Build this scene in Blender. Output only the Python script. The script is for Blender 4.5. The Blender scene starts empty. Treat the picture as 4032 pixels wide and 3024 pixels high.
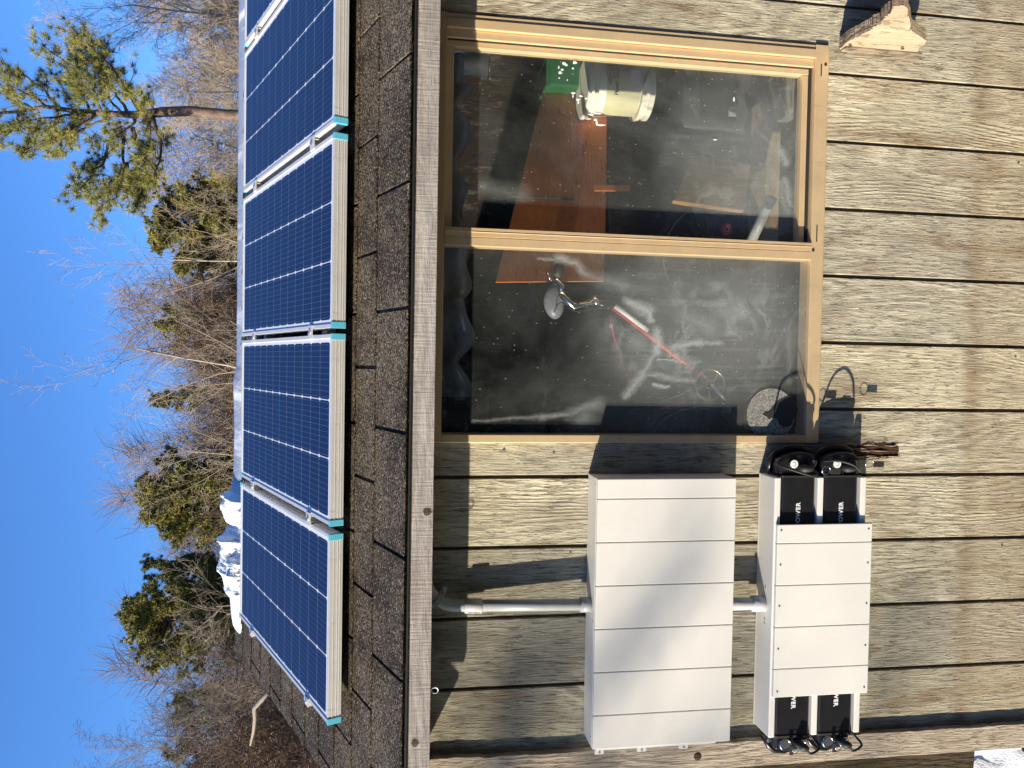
import bpy, bmesh, math, random
from mathutils import Vector, Matrix, noise as mnoise
R = math.radians
scene = bpy.context.scene
col = scene.collection

# ------------------------------------------------------------------ camera
EYE = 2.25                                  # eye height above the ground
CX, CY = 0.1176, -2.129
YAW, PIT, ROL, FPX = -0.02538, -0.15299, 0.013395, 2966.8
_fw = Vector((math.sin(YAW)*math.cos(PIT), math.cos(YAW)*math.cos(PIT), math.sin(PIT)))
_r0 = Vector((math.cos(YAW), -math.sin(YAW), 0)); _u0 = _r0.cross(_fw)
_r = math.cos(ROL)*_r0 + math.sin(ROL)*_u0
_u = -math.sin(ROL)*_r0 + math.cos(ROL)*_u0
def ray(x, y): return _fw + _r*(1512-y)/FPX + _u*(2016-x)/FPX
def at(x, y, Y):                            # a point of the photograph at depth Y (heights are from the eye)
    d = ray(x, y); return Vector((CX, CY, 0)) + d*((Y-CY)/d.y)
cam = bpy.data.cameras.new('camera'); cam_o = bpy.data.objects.new('camera', cam); col.objects.link(cam_o)
cam.sensor_width = 36; cam.sensor_fit = 'HORIZONTAL'; cam.lens = 36*FPX/4032
cam.clip_start = 0.05; cam.clip_end = 2000
# the phone was held on its side: the picture's right is the world's down
cr, cu, cb = -_u, _r, -_fw
cam_o.matrix_world = Matrix(((cr.x, cu.x, cb.x, CX), (cr.y, cu.y, cb.y, CY), (cr.z, cu.z, cb.z, EYE), (0, 0, 0, 1)))
scene.camera = cam_o
scene.render.resolution_x = 1024; scene.render.resolution_y = 768

# ------------------------------------------------------------------ sky and sun
SUN = Vector((1.83, 1.0, -0.457)).normalized()
world = bpy.data.worlds.new('World'); scene.world = world; world.use_nodes = True
wn = world.node_tree; bg = wn.nodes['Background']
sky = wn.nodes.new('ShaderNodeTexSky'); sky.sky_type = 'NISHITA'; sky.sun_disc = False
sky.sun_elevation = math.asin(-SUN.z); sky.sun_rotation = math.atan2(-SUN.x, -SUN.y) % (2*math.pi)
sky.air_density = 1.0; sky.dust_density = 0.3; sky.ozone_density = 6.0
hsv = wn.nodes.new('ShaderNodeHueSaturation'); hsv.inputs['Saturation'].default_value = 1.03; hsv.inputs['Hue'].default_value = .507; hsv.inputs['Value'].default_value = 1.30; wn.links.new(sky.outputs[0], hsv.inputs['Color']); wn.links.new(hsv.outputs[0], bg.inputs[0]); bg.inputs[1].default_value = 0.15
sl = bpy.data.lights.new('sun', 'SUN'); so = bpy.data.objects.new('sun', sl); col.objects.link(so)
sl.energy = 5.0; sl.angle = R(0.53); sl.color = (1.0, 0.89, 0.72)
so.rotation_euler = SUN.to_track_quat('-Z', 'Y').to_euler(); so.location = (-20, -12, 10)
scene.view_settings.view_transform = 'Standard'; scene.view_settings.look = 'None'
scene.view_settings.exposure = 0.72; scene.view_settings.gamma = 1.0
scene.cycles.max_bounces = 8; scene.cycles.transparent_max_bounces = 12
scene.cycles.sample_clamp_indirect = 6

# ------------------------------------------------------------------ nodes
class NT:
    def __init__(s, name):
        s.m = bpy.data.materials.new(name); s.m.use_nodes = True; s.t = s.m.node_tree
        s.b = s.t.nodes['Principled BSDF']; s.out = s.t.nodes['Material Output']
        s.co = s.t.nodes.new('ShaderNodeTexCoord').outputs['Object']
    def n(s, ty, ins=None, **props):
        nd = s.t.nodes.new('ShaderNode'+ty)
        for k, v in props.items(): setattr(nd, k, v)
        for k, v in (ins or {}).items(): s.set(nd.inputs[k], v)
        return nd
    def set(s, sock, v):
        if isinstance(v, bpy.types.NodeSocket): s.t.links.new(v, sock)
        elif isinstance(v, (tuple, list)) and len(v) == 3 and sock.type == 'RGBA': sock.default_value = (*v, 1)
        else: sock.default_value = v
    def math(s, op, a, b=0.0, c=0.0, clamp=False):
        nd = s.n('Math', {0: a, 1: b, 2: c}, operation=op, use_clamp=clamp); return nd.outputs[0]
    def vmul(s, v, sc): return s.n('VectorMath', {0: v, 1: sc}, operation='MULTIPLY').outputs[0]
    def vadd(s, v, w): return s.n('VectorMath', {0: v, 1: w}, operation='ADD').outputs[0]
    def noise(s, v, scale, detail=2.0, rough=0.5, dist=0.0):
        return s.n('TexNoise', {'Vector': v, 'Scale': scale, 'Detail': detail, 'Roughness': rough, 'Distortion': dist}).outputs[0]
    def ramp(s, f, a, b, ca=0.0, cb=1.0):
        return s.n('MapRange', {0: f, 1: a, 2: b, 3: ca, 4: cb}).outputs[0]
    def mix(s, f, a, b, bt='MIX'):
        nd = s.n('Mix', data_type='RGBA', blend_type=bt)
        s.set(nd.inputs[0], f); s.set(nd.inputs[6], a); s.set(nd.inputs[7], b); return nd.outputs[2]
    def xyz(s, v=None):
        nd = s.n('SeparateXYZ', {0: v if v else s.co}); return nd.outputs
    def comb(s, x, y, z): return s.n('CombineXYZ', {0: x, 1: y, 2: z}).outputs[0]
    def bump(s, h, strength, dist):
        s.set(s.b.inputs['Normal'], s.n('Bump', {'Height': h, 'Strength': strength, 'Distance': dist}).outputs[0])
    def p(s, **k):
        for a, v in k.items(): s.set(s.b.inputs[a.replace('_', ' ')], v)
        return s

def plain(name, c, rough=0.5, metal=0.0, var=0.12, nscale=25.0, bump=0.0, spec=0.5):
    t = NT(name); f = t.noise(t.co, nscale, 4, 0.6)
    c2 = tuple(x*(1-var) for x in c); c1 = tuple(min(1, x*(1+var)) for x in c)
    t.p(Base_Color=t.mix(t.ramp(f, .3, .7), c1, c2), Roughness=rough, Metallic=metal)
    t.b.inputs['Specular IOR Level'].default_value = spec
    if bump: t.bump(f, bump, 0.002)
    return t.m

def wood(name, light, dark, axis='Z', plank=0.0, stain=0.0, ring=1.0, bump=1.0, stainc=(.16, .085, .035), low=None, knots=(), seed=0.0, dist=0.0026, saw=0.0, crk=1.0):
    t = NT(name); x, y, z = t.xyz()
    if axis == 'X': x, z = z, x
    if plank:
        pid = t.math('FLOOR', t.math('DIVIDE', t.math('ADD', x, plank*50), plank))
        wnz = t.n('TexWhiteNoise', {'W': pid}, noise_dimensions='1D'); rnd = wnz.outputs[0]
    else: rnd = t.math('ADD', 0.0, seed)
    ox = t.math('ADD', x, t.math('MULTIPLY', rnd, 7.31)); oz = t.math('ADD', z, t.math('MULTIPLY', rnd, 23.7))
    v = t.comb(ox, y, oz)
    wob = t.noise(t.vmul(v, (9, 4, 2.2)), 1.0, 3, .55)
    F = t.noise(t.vmul(v, (4.2, 2.0, .75)), 1.0, 1.5, .45)
    ph = t.math('ADD', t.math('MULTIPLY', F, 27*ring), t.math('ADD', t.math('MULTIPLY', ox, 26.0*ring), t.math('MULTIPLY', wob, 2.2)))
    ph = t.math('ADD', ph, t.math('MULTIPLY', t.noise(t.vmul(v, (60, 30, 14)), 1.0, 3, .6), .95))
    fr = t.math('FRACT', ph)
    rg = t.ramp(fr, 0.0, 0.62); rg2 = t.ramp(fr, 0.62, 1.0, 1.0, 0.0)
    rings = t.math('MINIMUM', rg, rg2)
    fib = t.noise(t.vmul(v, (260, 80, 20)), 1.0, 3, .62)
    fib2 = t.noise(t.vmul(v, (95, 40, 11)), 1.0, 5, .74)
    patch = t.noise(t.vmul(v, (6, 6, 3)), 1.0, 3, .6)
    crack = t.ramp(t.math('ADD', t.noise(t.vmul(v, (170, 40, 15)), 1.0, 3, .65), t.math('MULTIPLY', patch, .22)), .68, .76)
    rings = t.math('MULTIPLY', rings, t.math('MULTIPLY', t.ramp(t.noise(t.vmul(v, (14, 8, 5)), 1.0, 2, .6), .32, .58, .3, 1.0), t.ramp(t.noise(t.vmul(v, (3, 2, 1.6)), 1.0, 2, .5), .38, .62, .35, 1.5)))
    h = t.math('ADD', t.math('MULTIPLY', rings, .50), t.math('MULTIPLY', fib, 1.25))
    h = t.math('ADD', h, t.math('MULTIPLY', fib2, 1.05))
    h = t.math('SUBTRACT', h, t.math('MULTIPLY', crack, 1.1*crk))
    crack = t.math('MULTIPLY', crack, crk)
    if saw:
        sw = t.noise(t.vmul(v, (8, 8, 170)), 1.0, 2, .6); h = t.math('ADD', h, t.math('MULTIPLY', sw, saw))
    cf = t.math('ADD', t.math('MULTIPLY', rings, .16), t.math('ADD', t.math('MULTIPLY', fib2, .55), t.math('MULTIPLY', fib, .28)))
    cf = t.math('ADD', cf, t.math('MULTIPLY', t.math('SUBTRACT', patch, .5), .7))
    cf = t.ramp(cf, .22, .74)
    c = t.mix(cf, dark, light)
    c = t.mix(t.math('MULTIPLY', crack, .55), c, tuple(k*.35 for k in dark))
    if plank:
        c = t.mix(1.0, c, t.n('CombineColor', {0: t.ramp(rnd, 0, 1, .80, 1.14), 1: t.ramp(rnd, 0, 1, .81, 1.11), 2: t.ramp(rnd, 0, 1, .84, 1.02)}).outputs[0], 'MULTIPLY')
    if plank:
        bl_ = t.ramp(t.math('ADD', t.noise(t.vmul(v, (16, 8, 7)), 1.0, 4, .7), t.math('MULTIPLY', fib2, .25)), .68, .80)
        c = t.mix(t.math('MULTIPLY', bl_, .55), c, (.17, .15, .125))
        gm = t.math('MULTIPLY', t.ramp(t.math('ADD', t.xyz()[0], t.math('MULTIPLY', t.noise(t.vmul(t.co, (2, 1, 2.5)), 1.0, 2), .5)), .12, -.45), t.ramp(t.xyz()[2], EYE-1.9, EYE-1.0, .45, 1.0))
        c = t.mix(gm, c, t.mix(1.0, c, (.66, .68, .70), 'MULTIPLY'))  # greyer towards the left: weathering plus dapple shade put into the colour
    if stain:
        sm = t.ramp(t.noise(t.vmul(v, (12, 8, 2.2)), 1.0, 3, .6), .54, .66)
        sm = t.math('MULTIPLY', sm, t.ramp(fib2, .35, .62)); c = t.mix(t.math('MULTIPLY', sm, stain), c, stainc)
    if low:
        zl, cl, am = low                    # a rain splash line: the wood below it is browner
        wz = t.math('ADD', t.xyz()[2], t.math('MULTIPLY', t.math('SUBTRACT', t.noise(t.vmul(v, (60, 20, 7)), 1.0, 3), .5), .07))
        m1 = t.ramp(wz, zl+.02, zl-.03); band = t.math('MULTIPLY', m1, t.ramp(wz, zl-.07, zl-.01))
        c = t.mix(t.math('MULTIPLY', m1, am), c, cl)
        c = t.mix(t.math('MULTIPLY', t.math('MULTIPLY', band, t.math('MULTIPLY', t.ramp(fib2, .25, .6), t.ramp(t.noise(t.vmul(v, (7, 4, 5)), 1.0, 2), .36, .56))), .85), c, (.17, .10, .05))
        dark_b = t.ramp(t.noise(t.vmul(v, (3, 3, 5)), 1.0, 3), .5, .7)
        c = t.mix(t.math('MULTIPLY', t.math('MULTIPLY', m1, dark_b), .35), c, (.20, .13, .07))
    for (kx, ky, kz, kr) in knots:
        d = t.n('VectorMath', {0: t.vadd(t.co, (-kx, 0, -kz)), 1: (1, 0, 1)}, operation='MULTIPLY').outputs[0]
        dl = t.n('VectorMath', {0: d}, operation='LENGTH').outputs['Value']
        rr = t.math('MULTIPLY', t.math('SINE', t.math('MULTIPLY', dl, 1400)), .5)
        kc = t.mix(t.ramp(rr, -.5, .5), (.035, .025, .02), (.13, .095, .07))
        c = t.mix(t.ramp(t.math('ADD', dl, t.math('MULTIPLY', t.noise(t.co, 90, 2), .01)), kr+.007, kr+.004), c, kc)
        h = t.math('ADD', h, t.ramp(dl, kr+.004, kr*.5, 0, .8))
    t.p(Base_Color=c, Roughness=.88); t.b.inputs['Specular IOR Level'].default_value = .25
    t.bump(h, bump, dist)
    return t.m

M = {}
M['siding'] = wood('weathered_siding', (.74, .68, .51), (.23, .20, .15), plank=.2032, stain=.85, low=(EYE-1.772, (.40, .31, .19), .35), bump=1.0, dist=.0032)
M['groove'] = wood('shade_dark_groove_wood', (.13, .105, .075), (.04, .032, .025), seed=.3, ring=.6)  # the grooves' own shade put into a darker wood colour
M['fascia'] = wood('weathered_fascia', (.50, .46, .42), (.22, .195, .18), axis='X', ring=.5, seed=.37, stain=.35, bump=.9, saw=.9, crk=.25, knots=(tuple(at(1682, 2015, -.252)+Vector((0, 0, EYE)))+(.010,), tuple(at(1637, 2925, -.252)+Vector((0, 0, EYE)))+(.010,)))
M['board'] = wood('corner_board_wood', (.60, .52, .40), (.28, .21, .15), seed=.71, ring=.8, bump=1.0, dist=.004)
M['bracket'] = wood('pale_split_wood', (.52, .42, .29), (.33, .25, .165), seed=.13, ring=.5, bump=.8)
M['bark'] = wood('torn_wood', (.42, .34, .25), (.12, .085, .06), seed=.93, ring=1.6, bump=1.0, dist=.006)
M['rotten'] = wood('rotten_wood', (.13, .06, .025), (.015, .009, .007), seed=.53, ring=1.3, bump=1.0, dist=.006)
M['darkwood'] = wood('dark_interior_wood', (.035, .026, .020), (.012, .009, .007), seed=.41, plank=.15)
M['greywood'] = wood('grey_lumber', (.42, .40, .36), (.17, .16, .14), axis='X', seed=.21, ring=.7)
M['orange'] = wood('orange_plywood', (.84, .29, .085), (.62, .19, .05), seed=.61, ring=.35, bump=.25, axis='X')
M['amber'] = wood('amber_board', (.50, .27, .09), (.30, .15, .05), seed=.31, ring=.4, bump=.25)
M['tanwood'] = wood('tan_lumber', (.48, .37, .23), (.30, .22, .13), seed=.15, ring=.5, bump=.3, axis='X')
M['ground_wood'] = wood('dark_brown_timber', (.10, .075, .04), (.035, .025, .015), seed=.83, ring=1.2, bump=1.0, dist=.006)  # dark brown wood for the timber and the sill beam

def paint_mat(name, c=(.76, .74, .68)):
    t = NT(name)
    f = t.noise(t.co, 420, 2, .5); g = t.noise(t.co, 6, 4, .6); s = t.ramp(t.noise(t.vmul(t.co, (60, 60, 9)), 1, 3, .6), .62, .78)
    cc = t.mix(t.ramp(g, .3, .75), c, tuple(k*.93 for k in c)); cc = t.mix(t.math('MULTIPLY', s, .10), cc, (.45, .42, .36))
    t.p(Base_Color=cc, Roughness=t.ramp(g, .3, .7, .38, .5)); t.bump(f, .25, .0004)
    return t.m
M['white'] = paint_mat('white_pvc')
M['screw'] = plain('zinc_screw', (.42, .42, .43), .35, .9)
M['chrome'] = plain('chrome', (.75, .74, .72), .14, 1.0, .05)
M['black'] = plain('black_plastic', (.012, .012, .014), .32, 0, .2, spec=.5)
M['rubber'] = plain('black_rubber', (.02, .02, .02), .6)
M['grey'] = plain('conduit_grey', (.40, .42, .42), .42, 0, .08, 14)
M['lightgrey'] = plain('coupling_grey', (.55, .56, .56), .4, 0, .06)
M['print'] = plain('printed_white', (.78, .78, .78), .5, 0, .02)
M['ink'] = plain('printed_black', (.02, .02, .02), .6, 0, .02)
M['red'] = plain('red_enamel', (.55, .03, .03), .35)
M['darkred'] = plain('dark_red_plastic', (.30, .02, .03), .45)
M['green'] = plain('green_plastic', (.012, .10, .035), .4)
M['cream'] = plain('cream_bucket_plastic', (.86, .80, .68), .45, 0, .06, 8)
M['label'] = plain('olive_yellow_label', (.60, .56, .36), .5, 0, .06, 8)
M['cardboard'] = plain('brown_cardboard', (.30, .21, .14), .85)
M['paper'] = plain('grey_paper', (.5, .5, .47), .8)
M['navy'] = plain('navy_plastic', (.03, .05, .12), .5)
M['darkgrey'] = plain('dark_grey_case', (.06, .065, .07), .5)
M['cushion'] = plain('grey_saddle_vinyl', (.17, .18, .21), .42)
M['brass'] = plain('brassy_metal', (.55, .46, .33), .28, 1.0)
M['guard'] = plain('sky_blue_plastic', (.12, .50, .66), .35, 0, .05)

def alu(name, c, rough, streak=.1):
    t = NT(name); g = t.noise(t.vmul(t.co, (12, 12, 12)), 1, 4, .6); g2 = t.noise(t.vmul(t.co, (40, 40, 8)), 1, 4, .7)
    cc = t.mix(t.ramp(g, .35, .75), c, tuple(k*.82 for k in c)); cc = t.mix(t.math('MULTIPLY', t.ramp(g2, .6, .78), .4), cc, (.30, .26, .20))
    t.p(Base_Color=cc, Metallic=.35, Roughness=t.ramp(g, .3, .7, rough, rough+.15)); return t.m
M['bronze'] = alu('bronze_window_aluminium', (.78, .575, .335), .30)
M['alum'] = alu('satin_panel_aluminium', (.76, .74, .69), .38)
M['sealant'] = plain('old_black_gasket', (.02, .018, .015), .8, 0, .4, 200, .5)

# solar panel glass: 3 x 12 half cells with busbars, local x 0...W, y 0...L
PW, PL, PT = .533, 1.042, .038
def cell_mat():
    t = NT('solar_cell_glass'); x, y, z = t.xyz()
    mx, my = .021, .026; cw = (PW-2*mx)/3; ch = (PL-2*my)/12
    u = t.math('DIVIDE', t.math('SUBTRACT', x, mx), cw); v = t.math('DIVIDE', t.math('SUBTRACT', y, my), ch)
    du = t.math('MULTIPLY', t.math('ABSOLUTE', t.math('SUBTRACT', t.math('FRACT', t.math('ADD', u, .5)), .5)), cw)
    dv = t.math('MULTIPLY', t.math('ABSOLUTE', t.math('SUBTRACT', t.math('FRACT', t.math('ADD', v, .5)), .5)), ch)
    gu = t.math('MULTIPLY', t.math('LESS_THAN', du, .0015), .85); gv = t.math('LESS_THAN', dv, .0010)
    dia = t.math('LESS_THAN', t.math('ADD', du, t.math('MULTIPLY', dv, .6)), .0065)
    dia = t.math('MULTIPLY', dia, t.math('LESS_THAN', du, .0045))
    bu = t.math('MULTIPLY', t.math('ABSOLUTE', t.math('SUBTRACT', t.math('FRACT', t.math('MULTIPLY', u, 10)), .5)), cw/10)
    bus = t.math('LESS_THAN', bu, .0005)
    out = t.math('MAXIMUM', t.math('MAXIMUM', t.math('LESS_THAN', u, 0.0), t.math('GREATER_THAN', u, 3.0)), t.math('MAXIMUM', t.math('LESS_THAN', v, 0.0), t.math('GREATER_THAN', v, 12.0)))
    g = t.noise(t.co, 3, 2)
    cell = t.mix(g, (.0025, .010, .044), (.004, .015, .060))
    c = t.mix(t.math('MULTIPLY', bus, .26), cell, (.30, .40, .55))
    w = t.math('MAXIMUM', t.math('MAXIMUM', gu, t.math('MULTIPLY', gv, .24)), t.math('MAXIMUM', dia, out))
    c = t.mix(w, c, (.70, .73, .76))
    t.p(Base_Color=c, Roughness=.5, Coat_Weight=.35, Coat_Roughness=.09); t.b.inputs['Specular IOR Level'].default_value = .3
    return t.m
M['cells'] = cell_mat()

def shingle_mat():
    t = NT('asphalt_shingle'); x, y, z = t.xyz()
    g = t.n('TexVoronoi', {'Vector': t.co, 'Scale': 330.0}, feature='F1'); rc = t.n('SeparateColor', {0: g.outputs['Color']}).outputs[0]
    n1 = t.noise(t.co, 260, 2, .7); n2 = t.noise(t.vmul(t.co, (5, 3, 3)), 1, 4, .6); n3 = t.noise(t.co, 38, 3, .6)
    c = t.mix(t.ramp(t.math('ADD', t.math('MULTIPLY', rc, .6), t.math('MULTIPLY', n1, .5)), .38, .90), (.012, .010, .008), (.33, .26, .17))
    c = t.mix(t.ramp(n2, .42, .62), c, t.mix(1.0, c, (.42, .40, .42), 'MULTIPLY'))
    c = t.mix(t.ramp(rc, .93, .97), c, (.42, .34, .24))
    t.p(Base_Color=c, Roughness=.9); t.b.inputs['Specular IOR Level'].default_value = .2
    t.bump(t.math('ADD', t.math('MULTIPLY', n1, .6), t.math('ADD', t.math('MULTIPLY', rc, .5), t.math('MULTIPLY', n3, .5))), 1.0, .0022)
    return t.m
M['shingle'] = shingle_mat()

def snow_mat():
    t = NT('snow'); n1 = t.noise(t.co, 45, 4, .65); n2 = t.noise(t.co, 260, 2, .6)
    t.p(Base_Color=t.mix(t.ramp(n1, .3, .7), (.86, .88, .91), (.76, .79, .84)), Roughness=.55)
    t.b.inputs['Subsurface Weight'].default_value = .25; t.b.inputs['Subsurface Radius'].default_value = (.03, .035, .045)
    t.bump(t.math('ADD', n1, t.math('MULTIPLY', n2, .35)), .8, .008); return t.m
M['snow'] = snow_mat()
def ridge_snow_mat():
    t = NT('shaded_icy_ridge_snow'); x, y, z = t.xyz(); n1 = t.noise(t.co, 45, 4, .65); n2 = t.noise(t.vmul(t.co, (7, 1, 1)), 1.0, 3, .6)
    ice_shade = t.math('MULTIPLY', t.ramp(x, -.46, -.40), t.ramp(n2, .62, .52)); c = t.mix(ice_shade, t.mix(t.ramp(n1, .3, .7), (.86, .88, .91), (.76, .79, .84)), (.33, .37, .44))  # grey of the ridge's shaded side put into the icy snow colour
    t.p(Base_Color=c, Roughness=t.ramp(ice_shade, 0, 1, .6, .3)); t.b.inputs['Subsurface Weight'].default_value = .25; t.b.inputs['Subsurface Radius'].default_value = (.03, .035, .045)
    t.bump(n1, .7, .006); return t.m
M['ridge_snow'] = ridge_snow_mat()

def ground_mat():
    t = NT('winter_ground'); n0 = t.noise(t.co, .35, 4, .6); n1 = t.noise(t.co, 9, 5, .7); n2 = t.noise(t.co, 60, 3, .7)
    leaf = t.mix(t.ramp(n2, .3, .7), (.012, .009, .007), (.055, .04, .026))
    s = t.ramp(t.math('ADD', n0, t.math('MULTIPLY', n1, .25)), .74, .80)
    t.p(Base_Color=t.mix(s, leaf, (.75, .78, .82)), Roughness=.9); t.bump(t.math('ADD', n1, n2), .8, .02); return t.m
M['ground'] = ground_mat()

def glass_mat(name, dust, smear, zone=None, segs=()):
    t = NT(name); x, y, z = t.xyz(); t.t.nodes.remove(t.b)
    tr = t.n('BsdfTransparent', {0: (.95, .965, .955)}); gl = t.n('BsdfGlossy', {0: (1, 1, 1), 'Roughness': .012})
    ge = t.n('NewGeometry'); cs = t.math('ABSOLUTE', t.n('VectorMath', {0: ge.outputs['Incoming'], 1: ge.outputs['Normal']}, operation='DOT_PRODUCT').outputs['Value'])
    fr = t.math('ADD', .03, t.math('MULTIPLY', t.math('POWER', t.math('SUBTRACT', 1.0, cs), 5.0), .95)); m1 = t.n('MixShader', {0: fr, 1: tr.outputs[0], 2: gl.outputs[0]})
    d = t.n('BsdfDiffuse', {0: (.62, .66, .64)}); tl = t.n('BsdfTranslucent', {0: (.62, .66, .64)})
    dd = t.n('MixShader', {0: .3, 1: d.outputs[0], 2: tl.outputs[0]})
    drip = t.noise(t.vmul(t.co, (38, 1, 2.4)), 1.0, 4, .65, .4)
    swirl = t.noise(t.vmul(t.co, (4.2, 1, 5.0)), 1.0, 4, .6, .7)
    wisp = t.math('MULTIPLY', t.ramp(t.math('ABSOLUTE', t.math('SUBTRACT', swirl, .5)), .05, .0), t.ramp(t.noise(t.vmul(t.co, (9, 1, 9)), 1.0, 2, .5), .42, .62))
    blob = t.ramp(swirl, .60, .70)
    fine = t.noise(t.co, 130, 3, .7)
    sp = t.n('TexVoronoi', {'Vector': t.co, 'Scale': 62.0}, feature='F1'); spr = t.n('SeparateColor', {0: sp.outputs['Color']}).outputs[0]
    spec = t.math('MULTIPLY', t.ramp(sp.outputs[0], .12, .07), t.math('GREATER_THAN', spr, .78))
    zx, zz, rx, rz = zone
    zd = t.math('ADD', t.math('POWER', t.math('DIVIDE', t.math('SUBTRACT', x, zx), rx), 2.0), t.math('POWER', t.math('DIVIDE', t.math('SUBTRACT', z, zz), rz), 2.0))
    zm = t.ramp(zd, 1.25, .2)
    sm = t.math('ADD', t.math('MULTIPLY', wisp, .55), t.math('MULTIPLY', blob, .45))
    sm = t.math('ADD', sm, t.math('MULTIPLY', t.ramp(drip, .52, .72), .32))
    sm = t.math('MULTIPLY', t.math('MULTIPLY', sm, t.ramp(fine, .2, .6, .55, 1.0)), t.math('MULTIPLY', zm, smear))
    wv = t.vadd(t.co, t.vmul(t.vadd(t.n('TexNoise', {'Vector': t.vmul(t.co, (20, 1, 11)), 'Scale': 1.0, 'Detail': 5.0, 'Roughness': .65}).outputs['Color'], (-.5, -.5, -.5)), (.05, 0, .05)))
    wx, wy, wz = t.xyz(wv)
    for (p_, q_, w_, st_) in segs:
        a_ = at(p_[0], p_[1], .01); b_ = at(q_[0], q_[1], .01); ax, az, bx, bz = a_.x, a_.z+EYE, b_.x, b_.z+EYE; L2 = (bx-ax)**2+(bz-az)**2+1e-9
        px_ = t.math('SUBTRACT', wx, ax); pz_ = t.math('SUBTRACT', wz, az)
        h_ = t.math('DIVIDE', t.math('ADD', t.math('MULTIPLY', px_, bx-ax), t.math('MULTIPLY', pz_, bz-az)), L2, clamp=True)
        ex = t.math('SUBTRACT', px_, t.math('MULTIPLY', h_, bx-ax)); ez = t.math('SUBTRACT', pz_, t.math('MULTIPLY', h_, bz-az))
        dd_ = t.math('SQRT', t.math('ADD', t.math('MULTIPLY', ex, ex), t.math('MULTIPLY', ez, ez)))
        sm = t.math('MAXIMUM', sm, t.math('MULTIPLY', t.math('POWER', t.ramp(dd_, w_*.00073*1.75, w_*.00073*.1), 1.5), t.math('MULTIPLY', t.ramp(fine, .2, .65, .5, 1.0), st_*.60)))
    veil = t.math('MULTIPLY', t.math('MULTIPLY', t.ramp(t.noise(t.vmul(t.co, (3.2, 1, 2.4)), 1, 4, .65, .6), .34, .66, .18, 1.0), t.ramp(z, EYE-.35, EYE-.75, .5, 1.0)), dust)
    veil = t.math('ADD', veil, t.math('MULTIPLY', zm, dust*1.1))
    m = t.math('ADD', t.math('ADD', veil, sm), t.math('MULTIPLY', spec, .6), clamp=True)
    m2 = t.n('MixShader', {0: m, 1: m1.outputs[0], 2: dd.outputs[0]})
    t.t.links.new(m2.outputs[0], t.out.inputs[0]); return t.m
M['glass_l'] = glass_mat('dirty_glass_with_runs', .11, .34, (.24, EYE-.90, .24, .34), [((2120, 1022), (2200, 1022), 7, .3), ((2190, 1020), (2265, 1035), 15, .5), ((2265, 1035), (2310, 1085), 18, .42), ((2310, 1085), (2460, 1130), 26, .25),
    ((2475, 1185), (2548, 1232), 20, .65), ((2548, 1232), (2566, 1262), 12, .8), ((2590, 1310), (2578, 1385), 22, .72), ((2578, 1385), (2535, 1470), 16, .45), ((2535, 1470), (2462, 1555), 20, .5), ((2650, 1362), (2760, 1348), 15, .7), ((2760, 1348), (2830, 1352), 11, .4),
    ((2690, 1240), (2800, 1290), 42, .25), ((2690, 1200), (2700, 1400), 12, .3), ((1860, 1655), (2130, 1645), 8, .28), ((2130, 1645), (2240, 1632), 12, .4), ((2240, 1632), (2360, 1585), 22, .28), ((2290, 1660), (2300, 1640), 45, .22), ((2590, 1419), (2692, 1419), 4, .7),
    ((2578, 1515), (2630, 1520), 9, .6), ((2560, 1470), (2720, 1500), 10, .35), ((2480, 1340), (2520, 1350), 30, .22), ((3100, 1500), (3110, 1260), 14, .14)])
M['glass_r'] = glass_mat('dusty_glass', .100, .20, (.72, EYE-1.02, .28, .26), [((3085, 590), (3105, 630), 20, .5), ((3105, 700), (3128, 800), 16, .4), ((3090, 720), (3110, 830), 22, .25), ((1900, 730), (2060, 760), 34, .2), ((3040, 930), (3110, 905), 8, .25)])

def decal_mat():
    t = NT('crackled_decal'); e = t.n('TexVoronoi', {'Vector': t.vadd(t.co, t.vmul(t.comb(t.noise(t.co, 30), 0, t.noise(t.co, 33)), (.008, 0, .008))), 'Scale': 105.0}, feature='DISTANCE_TO_EDGE').outputs[0]
    n1 = t.noise(t.co, 60, 4, .7)
    c = t.mix(t.ramp(n1, .3, .7), (.16, .16, .145), (.34, .33, .30)); c = t.mix(t.ramp(e, .06, .02), c, (.03, .03, .03))
    t.p(Base_Color=c, Roughness=.7); t.bump(e, .5, .001); return t.m
M['decal'] = decal_mat()

def leafy(name, c1, c2, sc=3.0):
    t = NT(name); ri = t.n('ObjectInfo').outputs['Random']; n = t.noise(t.co, sc, 3, .6); n2 = t.noise(t.co, 40, 1)
    c = t.mix(t.ramp(t.math('ADD', n, t.math('MULTIPLY', n2, .4)), .45, .95), c1, c2)
    t.p(Base_Color=c, Roughness=.65); t.b.inputs['Specular IOR Level'].default_value = .25
    return t.m
M['pine'] = leafy('pine_needles', (.10, .12, .035), (.44, .40, .10), 2.2)
M['cedar'] = leafy('cedar_sprays', (.08, .095, .03), (.42, .36, .09), 2.5)
M['darkpine'] = leafy('dark_needles', (.05, .065, .028), (.22, .21, .07), 2.5)  # darker green needles for the narrow and small evergreens
M['dryleaf'] = leafy('dry_brown_leaves', (.14, .085, .05), (.30, .20, .12), 2.5)
M['bark_tan'] = leafy('tan_twigs', (.28, .22, .16), (.54, .43, .30), 1.2)
M['bark_grey'] = leafy('grey_brown_twigs', (.18, .145, .115), (.40, .32, .24), 1.2)
M['bark_pine'] = leafy('pine_bark', (.08, .055, .045), (.25, .17, .12), 9)
M['bark_brown'] = leafy('brown_twigs', (.12, .08, .055), (.28, .19, .12), 1.5)

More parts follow.
